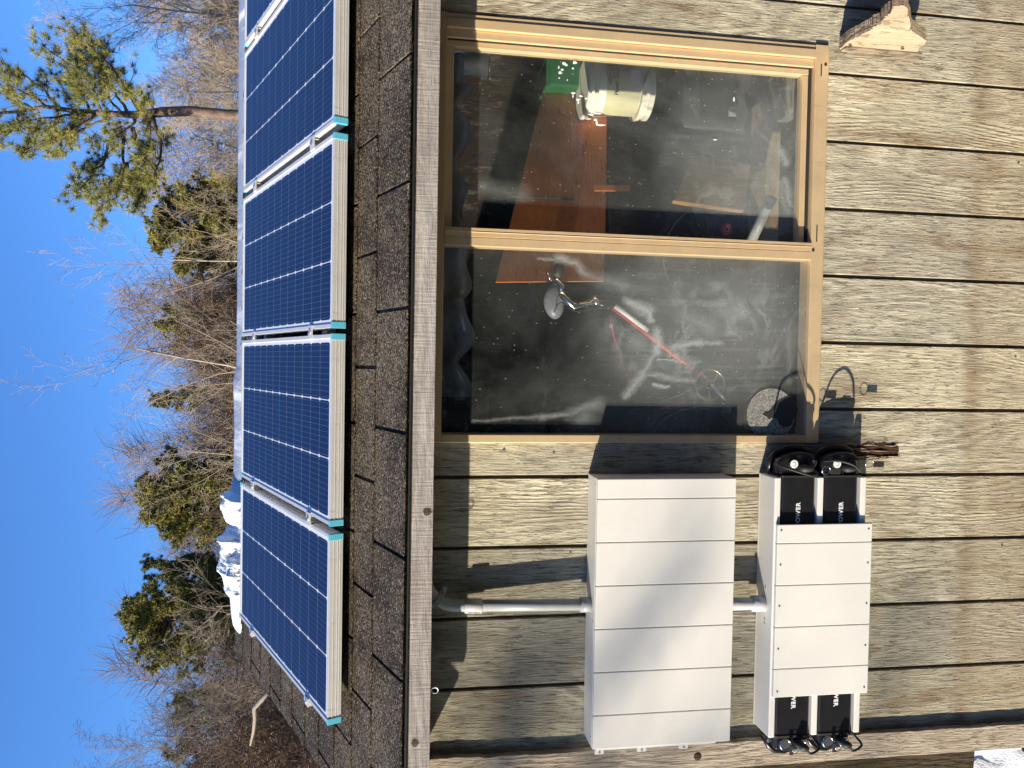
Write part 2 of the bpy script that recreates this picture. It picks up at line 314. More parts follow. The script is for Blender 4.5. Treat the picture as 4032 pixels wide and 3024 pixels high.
# ------------------------------------------------------------------ mesh builder (heights given from the eye; build() lifts them)
class MB:
    def __init__(s): s.v = []; s.f = []
    def box(s, x0, x1, y0, y1, z0, z1, rot=None, piv=None):
        b = len(s.v); P = [(x, y, z) for z in (z0, z1) for y in (y0, y1) for x in (x0, x1)]
        if rot is not None:
            piv = Vector(piv); P = [tuple(rot @ (Vector(p)-piv) + piv) for p in P]
        s.v += P; s.f += [tuple(b+i for i in q) for q in ((0, 2, 3, 1), (4, 5, 7, 6), (0, 1, 5, 4), (2, 6, 7, 3), (0, 4, 6, 2), (1, 3, 7, 5))]; return s
    def tube(s, pts, rad, n=8, cap=True):
        pts = [Vector(p) for p in pts]; b = len(s.v); k = len(pts)
        if not isinstance(rad, (list, tuple)): rad = [rad]*k
        t0 = (pts[1]-pts[0]).normalized(); a = t0.orthogonal().normalized()
        for i, p in enumerate(pts):
            t = (pts[min(i+1, k-1)]-pts[max(i-1, 0)])
            if t.length < 1e-9: t = t0
            t = t.normalized(); a = (a-t*a.dot(t))
            a = a.normalized() if a.length > 1e-6 else t.orthogonal().normalized(); c = t.cross(a)
            for j in range(n):
                q = 2*math.pi*j/n; o = p+(a*math.cos(q)+c*math.sin(q))*rad[i]; s.v.append(tuple(o))
        for i in range(k-1):
            for j in range(n):
                j2 = (j+1) % n; s.f.append((b+i*n+j, b+i*n+j2, b+(i+1)*n+j2, b+(i+1)*n+j))
        if cap: s.f.append(tuple(b+j for j in reversed(range(n)))); s.f.append(tuple(b+(k-1)*n+j for j in range(n)))
        return s
    def torus(s, c, nrm, R_, r, n=24, m=8, a0=0, a1=2*math.pi):
        nrm = Vector(nrm).normalized(); a = nrm.orthogonal().normalized(); d = nrm.cross(a); c = Vector(c)
        full = abs(a1-a0-2*math.pi) < 1e-6
        pts = [c+(a*math.cos(a0+(a1-a0)*i/n)+d*math.sin(a0+(a1-a0)*i/n))*R_ for i in range(n+1)]
        return s.tube(pts, r, m, cap=not full)
    def disc(s, c, nrm, r, th, n=24, r2=None):
        c = Vector(c); nrm = Vector(nrm).normalized(); return s.tube([c, c+nrm*th], [r, r if r2 is None else r2], n)
    def prism(s, poly, axis, d0, d1):                  # poly: 2-D outline; axis 'x' -> (y,z), 'y' -> (x,z), 'z' -> (x,y)
        b = len(s.v); k = len(poly)
        for d in (d0, d1):
            for (p, q) in poly: s.v.append({'x': (d, p, q), 'y': (p, d, q), 'z': (p, q, d)}[axis])
        s.f.append(tuple(b+i for i in range(k))); s.f.append(tuple(b+k+i for i in reversed(range(k))))
        for i in range(k): j = (i+1) % k; s.f.append((b+i, b+k+i, b+k+j, b+j))
        return s
    def build(s, name, m, parent=None, smooth=False, bev=0.0, seg=2, origin=None, local=False):
        me = bpy.data.meshes.new(name)
        if local: o3 = Vector((0, 0, 0)); V = s.v
        else:
            o3 = Vector(origin) if origin is not None else (Vector(parent['_o']) if parent is not None else Vector((0, 0, -EYE)))
            V = [(a-o3.x, b-o3.y, c-o3.z) for a, b, c in s.v]
        me.from_pydata(V, [], s.f)
        bm = bmesh.new(); bm.from_mesh(me)
        if len(bm.faces) < 6000: bmesh.ops.recalc_face_normals(bm, faces=bm.faces)
        bm.to_mesh(me); bm.free()
        if smooth:
            for p in me.polygons: p.use_smooth = True
        me.materials.append(m); o = bpy.data.objects.new(name, me); col.objects.link(o)
        if parent is not None:
            o.parent = parent; o['_o'] = parent['_o']
        elif not local: o.location = (o3.x, o3.y, o3.z+EYE)
        if parent is None: o['_o'] = tuple(o3)
        if bev:
            bv = o.modifiers.new('bevel', 'BEVEL'); bv.width = bev; bv.segments = seg; bv.limit_method = 'ANGLE'; bv.angle_limit = R(40)
            if smooth: bv.harden_normals = False
        return o
def tag(o, label=None, cat=None, group=None, kind=None):
    if label: o['label'] = label
    if cat: o['category'] = cat
    if group: o['group'] = group
    if kind: o['kind'] = kind
    return o
def thing(name, base, label, cat, group=None):
    o = bpy.data.objects.new(name, None); col.objects.link(o); o.empty_display_size = .1
    o.location = (base[0], base[1], base[2]+EYE); o['_o'] = tuple(base); return tag(o, label, cat, group)
def curve(pts, k=6):
    P = [Vector(p) for p in pts]; P = [P[0]*2-P[1]]+P+[P[-1]*2-P[-2]]; out = []
    for i in range(1, len(P)-2):
        for j in range(k):
            t_ = j/k; a, b, c, d = P[i-1], P[i], P[i+1], P[i+2]
            out.append(.5*((2*b)+(c-a)*t_+(2*a-5*b+4*c-d)*t_*t_+(3*b-a-3*c+d)*t_**3))
    return out+[P[-2]]
def text_mesh(name, body, size, m, parent, loc, rot, thick=.0006, font_scale=(1, 1), bold=0.0, sp=1.0):
    cu_ = bpy.data.curves.new(name, 'FONT'); cu_.body = body; cu_.size = size; cu_.extrude = thick; cu_.offset = bold
    cu_.space_character = sp; cu_.align_x = 'CENTER'; cu_.align_y = 'CENTER'
    tmp = bpy.data.objects.new(name+'_curve', cu_); col.objects.link(tmp)
    dg = bpy.context.evaluated_depsgraph_get(); me = bpy.data.meshes.new_from_object(tmp.evaluated_get(dg))
    bpy.data.objects.remove(tmp); o = bpy.data.objects.new(name, me); col.objects.link(o)
    me.materials.clear(); me.materials.append(m); o.parent = parent; po = parent['_o']
    o.location = (loc[0]-po[0], loc[1]-po[1], loc[2]-po[2]); o.rotation_euler = rot; o.scale = (font_scale[0], font_scale[1], 1)
    o['_o'] = po; return o

# ================================================================== SETTING
def gz(x, y):                                # ground height from the eye
    d = math.hypot(x, y)
    return -EYE + .25*max(0, (y-3)/14)**1.2 + .12*mnoise.noise(Vector((x*.15, y*.15, 0))) - .06 + 0.03*mnoise.noise(Vector((x*.9, y*.9, 3)))
g = MB(); N = 90
xs = [math.copysign(abs(i/(N/2))**3*400, i) for i in range(-N//2, N//2+1)]
for y in xs:
    for x in xs: g.v.append((x, y+.5, gz(x, y+.5) if math.hypot(x, y) < 60 else gz(x*60/math.hypot(x, y), (y*60/math.hypot(x, y))+.5)))
k = len(xs)
for i in range(k-1):
    for j in range(k-1): g.f.append((i*k+j, i*k+j+1, (i+1)*k+j+1, (i+1)*k+j))
tag(g.build('ground', M['ground'], smooth=True), kind='structure')

# ================================================================== SHED
SX = .2032; WL, WR, SB, ST = -1.075, 3.2, -2.024, .02
shed = thing('shed', (0, 0, -EYE), 'weathered grey wooden shed with grooved siding, a sliding window and a shingled roof', 'shed')
WX0, WX1, WZ0, WZ1 = -.100, 1.088, -1.268, -.125      # window opening
s = MB()
def plank(x0, x1, z0, z1, rnd):
    jz = rnd.uniform(-.004, .004) if z0 < -1.9 else 0
    s.box(x0, x1, .0, .0135, z0+jz, z1)
rnd = random.Random(4)
gw = .0053
for i in range(-6, 16):
    a, b = i*SX+gw, (i+1)*SX-gw
    if b < WL: continue
    a = max(a, WL)
    if b <= WX0 or a >= WX1: plank(a, b, SB, ST, rnd)
    else:
        if a < WX0: plank(a, WX0, WZ0, WZ1, rnd)
        if b > WX1: plank(WX1, b, WZ0, WZ1, rnd)
        plank(a, b, SB, WZ0, rnd); plank(a, b, WZ1, ST, rnd)
# the thinner wood at the bottom of the grooves
s.build('siding', M['siding'], shed, bev=.0012, seg=1); s = MB(); s.box(WL, WX0, .0085, .0175, SB, ST); s.box(WX1, WR, .0085, .0175, SB, ST); s.box(WX0, WX1, .0085, .0175, SB, WZ0); s.box(WX0, WX1, .0085, .0175, WZ1, ST)
s.build('groove_bottom', M['groove'], shed)
# inner shell: other walls, floor
w = MB(); DY = 2.62
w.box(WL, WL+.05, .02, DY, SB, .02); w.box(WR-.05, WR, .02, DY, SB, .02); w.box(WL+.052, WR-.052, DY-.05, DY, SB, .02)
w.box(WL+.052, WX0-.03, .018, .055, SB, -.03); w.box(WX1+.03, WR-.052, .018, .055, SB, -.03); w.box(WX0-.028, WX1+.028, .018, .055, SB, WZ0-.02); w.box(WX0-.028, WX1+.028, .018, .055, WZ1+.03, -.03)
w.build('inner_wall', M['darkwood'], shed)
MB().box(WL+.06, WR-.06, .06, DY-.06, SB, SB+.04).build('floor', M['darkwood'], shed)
# corner board, slightly torn upper right edge
cb_ = MB(); nz = 90; zt, zb_ = ST-.02, SB-.005; rr = random.Random(3); ed = []
for i in range(nz+1):
    z = zt+(zb_-zt)*i/nz; tear = max(0, 1-abs((z+.18)/.17))
    ed.append((z, -1.003+.003*mnoise.noise(Vector((z*9, 0, 0)))+tear*rr.uniform(-.002, .008)*1.2+rr.uniform(-.0012, .0012)))
cb_.prism([(x, z) for z, x in ed]+[(-1.082+.0025*mnoise.noise(Vector((z*11, 4, 0))), z) for z, x in reversed(ed)], 'y', -.022, -.0015)
tag(cb_.build('corner_board', M['board'], shed, bev=.0015, seg=1), 'weathered corner board with a torn top edge')
# bolt-like knot on the corner board
MB().disc((-1.040, -.0215, -.905), (0, -1, 0), .013, .002, 18, .011).build('knot', M['rotten'], shed, smooth=True)
MB().box(WL-.04, WL+.3, -.010, .02, SB-.14, SB-.012).box(WL+.31, WR, -.002, .02, SB-.16, SB-.010).build('sill_beam', M['ground_wood'], shed, bev=.004)
# ----- roof
TH = R(24); ct, st_ = math.cos(TH), math.sin(TH)
EY, EZ = -.27, -.0285; XL, XR = -1.165, 3.45; SLOPE = 1.735
def rp(x, sl, h=0.0): return (x, EY+sl*ct-h*st_, EZ+sl*st_+h*ct)
def rbox(mb, x0, x1, s0, s1, h0, h1, tilt=0.0):
    b = len(mb.v)
    for h in (0, 1):
        for sl in (s0, s1):
            for x in (x0, x1):
                hh = (h0, h1)[h] + (tilt*(1-(sl-s0)/(s1-s0)) if True else 0); mb.v.append(rp(x, sl, hh))
    mb.f += [tuple(b+i for i in q) for q in ((0, 2, 3, 1), (4, 5, 7, 6), (0, 1, 5, 4), (2, 6, 7, 3), (0, 4, 6, 2), (1, 3, 7, 5))]
roof = MB()
rbox(roof, XL+.012, XR-.012, .012, SLOPE, -.022, -.008)
roof.v += [(x, 2*1.315-(y), z) for (x, y, z) in roof.v[:8]]; roof.f += [tuple(8+i for i in f) for f in roof.f[:6]]
roof_o = roof.build('roof', M['darkwood'], shed)
sh = MB(); rnd = random.Random(8); EXP = .1425; first = .198
edges = [0, first]
while edges[-1] < SLOPE: edges.append(edges[-1]+EXP)
rbox(sh, XL, XR, .012, SLOPE, -.0075, -.0045)
for ci in range(len(edges)-1):
    s0, s1 = edges[ci], min(edges[ci+1], SLOPE)
    if s1-s0 < .02: continue
    off = .253 if ci % 2 == 0 else .105
    x = off-.3065*6
    while x < XR:
        a, b = max(x+.0050, XL+rnd.uniform(0, .002)), min(x+.3065-.0050, XR)
        if b-a > .01:
            lift = .0055+rnd.uniform(0, .0015)
            e0 = s0+rnd.uniform(-.0015, .0015)
            rbox(sh, a, b, e0, s1+.012, -.004, 0.0, lift)
        x += .3065
    if ci == 0: pass
sh.build('shingle_layer', M['shingle'], roof_o)
b2 = MB(); rbox(b2, XL, XR, .005, SLOPE, -.004, .003); b2.v = [(x, 2*1.315-y, z) for x, y, z in b2.v]; b2.build('rear_shingle_layer', M['shingle'], roof_o)
rc = MB()
x = XL
while x < XR:
    b = len(rc.v); x1 = min(x+.16, XR); l0 = .006
    for xx, l in ((x, l0+.005), (x1, l0)):
        for (dy, dz) in ((-.10, -.10*math.tan(TH)), (0, .004), (.10, -.10*math.tan(TH))): rc.v.append((xx, 1.315+dy, .671+dz+l))
    rc.f += [(b, b+3, b+4, b+1), (b+1, b+4, b+5, b+2)]; x += .15
rc_o = rc.build('ridge_cap', M['shingle'], roof_o); so_ = rc_o.modifiers.new('s', 'SOLIDIFY'); so_.thickness = .004; so_.offset = 1
# rafters + soffit
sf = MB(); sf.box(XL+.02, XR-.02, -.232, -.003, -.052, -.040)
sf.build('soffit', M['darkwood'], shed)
MB().box(XL+.004, XR-.03, -.252, -.232, -.0965, -.034).build('fascia_board', M['fascia'], shed, bev=.0018, seg=2)
rk = MB(); b = len(rk.v)
for sl in (.03, SLOPE-.01):
    for h in (-.085, -.023):
        for x in (XL+.006, XL+.024): rk.v.append(rp(x, sl, h))
rk.f += [tuple(b+i for i in q) for q in ((0, 2, 3, 1), (4, 5, 7, 6), (0, 1, 5, 4), (2, 6, 7, 3), (0, 4, 6, 2), (1, 3, 7, 5))]
rk.build('rake_board', M['fascia'], shed)
MB().tube([(XL, -.262, -.036), (XR, -.262, -.036)], .0025, 6).build('drip_edge', M['ink'], shed)

# ----- window
win = MB()
fo = -.012
# outer frame: head, sill, jambs (bent aluminium section, stepped)
win.box(-.104, -.0805, fo, .05, -1.2305, -.128)                           # left jamb
win.box(1.053, 1.0795, fo, .05, -1.2305, -.128); win.box(1.0805, 1.094, fo+.005, .02, -1.2305, -.128)   # right jamb flange
win.box(1.029, 1.052, fo+.010, .05, -1.2305, -.128)
win.box(-.104, 1.094, fo+.001, .05, -1.2725, -1.231); win.box(-.100, 1.090, fo+.009, .05, -1.2785, -1.273)
win.box(-.104, 1.094, fo, .05, -.1275, -.108)
wo = win.build('window', M['bronze'], shed, bev=.002, seg=2)
mu = MB(); mu.box(.4505, .4735, fo-.002, .04, -1.2305, -.1285); mu.box(.4755, .5005, fo-.004, .04, -1.2305, -.1285); mu.box(.4735, .4755, fo+.003, .04, -1.2305, -.1285)
mu.tube([(.489, fo-.0045, -1.23), (.489, fo-.0045, -.129)], .0012, 6)
mu.build('mullion', M['bronze'], wo, bev=.0012)
sa = MB(); sa.box(1.0105, 1.0275, .012, .045, -1.222, -.129); sa.box(.5015, 1.0095, .014, .045, -1.222, -1.203); sa.box(.5015, 1.0095, .014, .045, -.150, -.129)
sa.build('sliding_sash', M['bronze'], wo, bev=.0015)
MB().box(.5015, 1.05, .010, .046, -1.2300, -1.2225).box(1.0278, 1.0288, .006, .04, -1.23, -.13).build('track_gasket', M['sealant'], wo)
MB().box(-.080, .450, .0045, .0085, -1.2300, -.129).build('pane', M['glass_l'], wo)
MB().box(.5015, 1.0100, .029, .033, -1.2025, -.150).build('pane', M['glass_r'], wo)
# weep slots and screw on the sill
for x0_, x1_ in ((1.00, 1.035), (.505, .555)): MB().box(x0_, x1_, fo-.0005, fo+.002, -1.250, -1.247).build('weep_slot', M['ink'], wo)
for x0_, z0_ in ((.479, -1.238), (1.035, -1.262)): MB().disc((x0_, fo, z0_), (0, -1, 0), .0042, .0012, 12).build('screw_hole', M['ink'], wo)
# snap of white paint drips on the glass
rnd = random.Random(12)
for (px, py, a_, b_) in ((2222, 250, 9, 6), (2230, 256, 6, 5), (2264, 246, 9, 6), (2200, 265, 3, 7), (2214, 274, 7, 4), (2206, 286, 8, 6), (2256, 269, 5, 4), (2202, 307, 3, 4), (2234, 315, 2, 4),
                         (2258, 366, 11, 4), (2256, 378, 3, 8), (2288, 378, 8, 4), (2276, 392, 9, 5), (2277, 402, 3, 8), (2308, 387, 5, 4), (2328, 451, 14, 3), (2355, 447, 14, 3), (2344, 472, 8, 6), (2350, 484, 5, 10), (2365, 492, 22, 4), (2578, 237, 14, 3), (2816, 550, 9, 3), (2890, 390, 4, 11)):
    dr = MB(); c = at(px, py, .0285); k = len(dr.v); n = 10; sc = .00073
    dr.v.append((c.x, c.y-.0012, c.z))
    for j in range(n):
        q = 2*math.pi*j/n; f_ = rnd.uniform(.8, 1.15); dr.v.append((c.x+math.sin(q)*b_*sc*f_, c.y, c.z+math.cos(q)*a_*sc*f_))
    for j in range(n): dr.f.append((k, k+1+j, k+1+(j+1) % n))
    dr.build('paint_drip', M['print'], wo, smooth=True)
# round crackled decal
dc = at(3036, 1630, .0040); tag(MB().disc((dc.x, .0043, dc.z), (0, -1, 0), .078, .0009, 48).build('round_decal', M['decal'], wo), 'round crackled decal in the lower corner of the glass')
bl = []
for (px, py) in ((3002, 1633), (3012, 1622), (3030, 1617), (3042, 1600), (3060, 1580), (3090, 1562), (3118, 1556), (3128, 1570), (3136, 1590), (3140, 1615), (3136, 1640), (3122, 1655), (3118, 1672), (3100, 1682), (3080, 1678), (3066, 1668), (3062, 1650), (3040, 1645), (3028, 1652), (3018, 1640)):
    q = at(px, py, .0032); bl.append((q.x, q.z))
MB().prism(bl, 'y', .0026, .0032).build('worn_black_patch', M['ink'], wo)

# ----- small fixings on the siding
def nail(px, py, r, m, Y=0.0):
    c = at(px, py, Y); return c
for (px, py) in ((1985, 1769), (2181, 1781), (2246, 2176), (2100, 2733), (3998, 1404), (4010, 640), (3945, 2146)):
    c = at(px, py, 0); MB().disc((c.x, .0005, c.z), (0, -1, 0), .0038, .0016, 12).build('nail_head', M['screw'], shed)
ey = at(1712, 2718, -.235)
e_ = thing('screw_eye', (ey.x, ey.y, ey.z), 'small steel screw eye hanging from the underside of the fascia left of the conduit bend', 'screw eye')
MB().torus((ey.x, ey.y, ey.z), (0.25, 1, 0), .0085, .0017, 20, 6).tube([(ey.x, ey.y, ey.z+.008), (ey.x, ey.y, ey.z+.03)], .0017, 6).build('eye', M['screw'], e_, smooth=True)

# rotten hole under the window's left corner, with splintered rim
rt = MB(); rnd = random.Random(31)
top = [(3350, 1752), (3370, 1757), (3400, 1750), (3430, 1750), (3455, 1747), (3480, 1743), (3500, 1749), (3520, 1745), (3534, 1756), (3540, 1772), (3538, 1795), (3525, 1803), (3500, 1802), (3470, 1805), (3440, 1806), (3400, 1812), (3350, 1820), (3290, 1818), (3230, 1800), (3220, 1765), (3290, 1757)]
pl = []
for i, p in enumerate(top):
    q = top[(i+1) % len(top)]
    for k_ in range(4):
        t_ = k_/4; px = p[0]+(q[0]-p[0])*t_+rnd.uniform(-3, 3); py = p[1]+(q[1]-p[1])*t_+rnd.uniform(-2.5, 2.5); c = at(px, py, -.002); pl.append((c.x, c.z))
rt.prism(pl, 'y', -.0016, -.0003); rt_o = rt.build('rotten_patch', M['rotten'], shed)
sp = MB()
for i in range(26):
    px = rnd.uniform(3380, 3535); py = rnd.choice((rnd.uniform(1796, 1806), rnd.uniform(1796, 1812), rnd.uniform(1750, 1796)))
    c = at(px, py, -.003); L = rnd.uniform(.006, .03); sp.tube([(c.x, -.0022, c.z+L), (c.x+rnd.uniform(-.002, .002), -.005, c.z), (c.x+rnd.uniform(-.002, .002), -.003, c.z-L)], [.0004, rnd.uniform(.0012, .0026), .0004], 5)
sp.build('splinter', M['bracket'], rt_o)

# ================================================================== SOLAR PANELS
def mk_panel():
    o = bpy.data.objects.new('solar_panel', None); col.objects.link(o); o['_o'] = (0, 0, 0)
    f = MB(); L, W = PL, PW; lip = .011
    f.box(0, W, 0, .0025, 0, PT); f.box(0, W, L-.0025, L, 0, PT); f.box(0, .0025, .0025, L-.0025, 0, PT); f.box(W-.0025, W, .0025, L-.0025, 0, PT)
    f.box(.0025, W-.0025, .0025, lip, PT-.004, PT); f.box(.0025, W-.0025, L-lip, L-.0025, PT-.004, PT); f.box(.0025, lip, lip, L-lip, PT-.004, PT); f.box(W-lip, W-.0025, lip, L-lip, PT-.004, PT)
    for zz in (.007, .014, .025): f.box(.003, W-.003, -.0012, 0.0, zz, zz+.0022)
    for zz in (.008, .024):
        f.box(-.0010, 0, .003, L-.003, zz, zz+.003); f.box(W, W+.0010, .003, L-.003, zz, zz+.003)
    f.box(.0025, .028, .0025, L-.0025, 0, .002); f.box(W-.028, W-.0025, .0025, L-.0025, 0, .002)
    f.build('frame', M['alum'], o, bev=.0008, seg=1, local=True)
    MB().box(lip, W-lip, lip, L-lip, PT-.0075, PT-.0028).build('cell_glass', M['cells'], o, local=True)
    for cx in (0, 1):
        for cy in (0, 1):
            gm = MB(); e = .0016; a = .016
            x0, x1 = (-e, a) if not cx else (W-a, W+e); y0, y1 = (-e, a*.55) if not cy else (L-a*.55, L+e)
            gm.box(x0, x1, y0, y1, PT+.0002, PT+e); gm.box(x0, x1, *((-e-.0006, -.0002) if not cy else (L+.0002, L+e)), -.0002, PT+e)
            gm.box(*((-e, -.0002) if not cx else (W+.0002, W+e)), y0, y1, -.0002, PT+e)
            gm.build('corner_guard', M['guard'], o, bev=.0006, seg=1, local=True)
    return o
def copy_tree(o, parent=None):
    c = o.copy(); col.objects.link(c); c.parent = parent
    for ch in [k for k in bpy.data.objects if k.parent == o]: copy_tree(ch, c)
    return c
p0 = mk_panel()
PFY, PFZ = .003, .1750                                  # front top edge of the panels
lefts = [-.896, -.338, .213, .775, 1.338]
labs = ['navy solar panel at the left end of the roof, beside the bare strip of shingles', 'navy solar panel second from the left end, above the white wall boxes',
        'navy solar panel in the middle of the row, above the window mullion', 'navy solar panel right of the middle one, below the tall leaning pine', 'navy solar panel at the right end, only its upper corner in view']
for i, x in enumerate(lefts):
    o = p0 if i == 0 else copy_tree(p0)
    base = Vector((x, PFY+PT*st_, PFZ-PT*ct)); o.location = (base.x, base.y, base.z+EYE); o.rotation_euler = (TH, 0, 0)
    tag(o, labs[i], 'solar panel', 'solar panels in a row on the roof')
def pp(x, yl, h):                                       # point in the panels' plane: along slope yl, height h above the frame bottom
    return (x, PFY+PT*st_+yl*ct-h*st_, PFZ-PT*ct+yl*st_+h*ct)
def slab(mb, x0, x1, y0, y1, h0, h1):
    b = len(mb.v)
    for h in (h0, h1):
        for y in (y0, y1):
            for x in (x0, x1): mb.v.append(pp(x, y, h))
    mb.f += [tuple(b+i for i in q) for q in ((0, 2, 3, 1), (4, 5, 7, 6), (0, 1, 5, 4), (2, 6, 7, 3), (0, 4, 6, 2), (1, 3, 7, 5))]
YC = (.185, .85)
for i, (yc, nm) in enumerate(zip(YC, ('lower', 'upper'))):
    r_ = MB(); slab(r_, -.93, 2.0, yc-.02, yc-.002, -.040, -.002); slab(r_, -.93, 2.0, yc+.002, yc+.02, -.040, -.002); slab(r_, -.93, 2.0, yc-.002, yc+.002, -.040, -.03)
    t = thing('mounting_rail', pp(0, yc, -.04), 'aluminium mounting rail running under the %s part of the solar panels' % nm, 'rail', 'rails under the solar panels')
    r_.build('rail', M['alum'], t)
    for x in (-.8, .1, 1.0, 1.9):
        f_ = MB(); slab(f_, x-.02, x+.02, yc+.022, yc+.027, -.085, -.006); slab(f_, x-.02, x+.02, yc+.022, yc+.075, -.089, -.085); f_.build('roof_foot', M['alum'], t)
seams = [(-.3505, 'first'), (.205, 'second'), (.7605, 'third'), (1.323, 'fourth')]
cl0 = None
for (x, nm) in seams:
    for yc, pos in zip(YC, ('lower', 'upper')):
        lab = '%s silver clamp bridging the %s gap between the solar panels from the left' % (pos, nm)
        if cl0 is None:
            cl0 = thing('panel_clamp', pp(x, yc, PT), lab, 'clamp', 'clamps between the solar panels'); org = pp(x, yc, PT)
            c_ = MB(); slab(c_, x-.020, x+.020, yc-.018, yc+.018, PT+.0004, PT+.004); slab(c_, x-.010, x-.008, yc-.018, yc+.018, -.0, PT); slab(c_, x+.008, x+.010, yc-.018, yc+.018, -.0, PT)
            c_.build('clamp_plate', M['alum'], cl0, bev=.0008)
            n_ = Vector(pp(0, 0, 1))-Vector(pp(0, 0, 0)); c0 = Vector(pp(x, yc, PT+.004))
            MB().disc(c0, n_, .006, .004, 6).disc(c0, n_, .0075, .0012, 16).build('bolt', M['chrome'], cl0)
        else:
            o = copy_tree(cl0); q = pp(x, yc, PT); o.location = (q[0], q[1], q[2]+EYE); tag(o, lab)
for yc, pos in zip(YC, ('lower', 'upper')):
    x = lefts[0]; t = thing('end_clamp', pp(x, yc, PT), '%s silver end clamp on the outer edge of the leftmost solar panel' % pos, 'clamp', 'end clamps on the leftmost panel')
    c_ = MB(); slab(c_, x-.016, x+.008, yc-.018, yc+.018, PT+.0004, PT+.004); slab(c_, x-.014, x-.0015, yc-.018, yc+.018, -.002, PT+.0003); c_.build('clamp_plate', M['alum'], t, bev=.0008)
    n_ = Vector(pp(0, 0, 1))-Vector(pp(0, 0, 0)); MB().disc(Vector(pp(x-.006, yc, PT+.004)), n_, .005, .004, 6).build('bolt', M['chrome'], t)

# ================================================================== SNOW on the ridge
prof = [(3.4, .026), (1.7, .024), (.5, .022), (.10, .022), (.03, .040), (-.10, .034), (-.20, .030), (-.40, .036), (-.455, .050), (-.478, .098), (-.50, .088), (-.56, .072), (-.60, .056), (-.635, .066), (-.66, .092), (-.70, .084), (-.765, .100), (-.80, .094), (-.84, .074), (-.885, .080), (-.92, .050), (-1.0, .042), (-1.05, .030), (-1.085, .006)]
def hp(x):
    for (a, ha), (b, hb) in zip(prof, prof[1:]):
        if b <= x <= a: return hb+(ha-hb)*(x-b)/(a-b)
    return .005
sn = MB(); NX, NA = 760, 22
for i in range(NX+1):
    x = -1.085+(3.4+1.085)*((i/NX)**1.25); h = hp(x)-.006; wd = .060+h*.65
    big = min(1, max(0, (h-.045)/.04))
    for j in range(NA+1):
        a = math.pi*j/NA; n_ = mnoise.noise(Vector((x*13, a*1.3, 1.3)))*.55+mnoise.noise(Vector((x*34, a*2.4, 5)))*.28+mnoise.noise(Vector((x*85, a*5, 9)))*.12
        r_ = 1+n_*(.12+.52*big)+.12*big*mnoise.noise(Vector((x*110, a*9, 2)))+.07*big*mnoise.noise(Vector((x*260, a*22, 2)))
        yy = 1.305-wd*math.cos(a)*r_; zz = h*math.sin(a)**.8*r_*(.80 if big < .2 else .95)
        base = .672+.010-abs(yy-1.315)*math.tan(TH)
        sn.v.append((x, yy, max(base-.004, base+zz-.004) if zz > 0 else base-.01))
for i in range(NX):
    for j in range(NA): b = i*(NA+1)+j; sn.f.append((b, b+1, b+NA+2, b+NA+1))
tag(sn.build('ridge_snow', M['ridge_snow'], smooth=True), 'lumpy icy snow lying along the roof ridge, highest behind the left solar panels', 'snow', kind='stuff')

# ================================================================== UPPER WHITE CABINET
BX0, BX1, BZ0, BZ1, BD = -.957, -.194, -.9665, -.558, .105
cab = thing('wall_cabinet', ((BX0+BX1)/2, 0, BZ0), 'larger white cabinet of grooved boards on the siding, above the battery rack', 'cabinet')
MB().box(BX0, BX1-.0005, -BD+.012, -.0015, BZ1-.013, BZ1).box(BX1-.013, BX1-.001, -BD+.012, -.0015, BZ0+.012, BZ1-.0135).box(BX0, BX0+.012, -BD+.012, -.0015, BZ0+.012, BZ1-.0135).box(BX0, BX1-.001, -BD+.012, -.0015, BZ0, BZ0+.0115).build('case', M['white'], cab, bev=.001)
fp = MB(); lines = [BX1, -.2505, -.3725, -.4945, -.6165, -.7385, -.8605, BX0]
for a, b in zip(lines, lines[1:]):
    fp.box(b+.0011, a-.0011, -BD, -BD+.0115, BZ0+.0002, BZ1-.0005)
fp.box(BX0+.003, BX1-.003, -BD+.0035, -BD+.0117, BZ0+.002, BZ1-.003)
fp.build('front_panel', M['white'], cab, bev=.0016, seg=2)
fl = MB(); fl.box(BX0-.006, BX0-.0003, -BD+.006, -BD+.016, BZ0+.04, BZ1-.012); 
for zz in (BZ1-.036, BZ1-.16, BZ1-.285): fl.box(BX0-.018, BX0-.0061, -BD+.008, -BD+.016, zz, zz+.026)
fl.build('mounting_tab', M['white'], cab, bev=.001)
for zz in (BZ1-.023, BZ1-.147, BZ1-.272): MB().disc((BX0-.012, -BD+.008, zz), (0, -1, 0), .0028, .0012, 10).build('screw', M['screw'], cab)
for x in (-.215, -.60, -.93): MB().disc((x, -BD+.022, BZ1), (0, 0, 1), .0026, .001, 10).build('screw', M['screw'], cab)

# ================================================================== BATTERY RACK
rack = thing('battery_rack', (-.575, 0, -1.3765), 'lower white rack on the siding holding four black batteries under its grooved front panel', 'rack')
RX0, RX1, RD = -.957, -.194, .100
MB().box(RX0, RX1, -.008, -.0012, -1.3765, -1.088).build('back_panel', M['white'], rack, bev=.001)
for nm, (z0, z1) in (('top_shelf', (-1.1065, -1.0875)), ('middle_shelf', (-1.2405, -1.2215)), ('bottom_shelf', (-1.3765, -1.3575))):
    MB().box(RX0, RX1, -RD, -.0082, z0, z1).build(nm, M['white'], rack, bev=.0035, seg=3)
rf = MB(); lines = [-.328, -.3835, -.5055, -.6275, -.7495, -.834]
for a, b in zip(lines, lines[1:]): rf.box(b+.0010, a-.0010, -RD-.0125, -RD-.0008, -1.3905, -1.0925)
rf.box(-.833, -.329, -RD-.0095, -RD-.0007, -1.388, -1.095)
rf.build('front_panel', M['white'], rack, bev=.0016, seg=2)
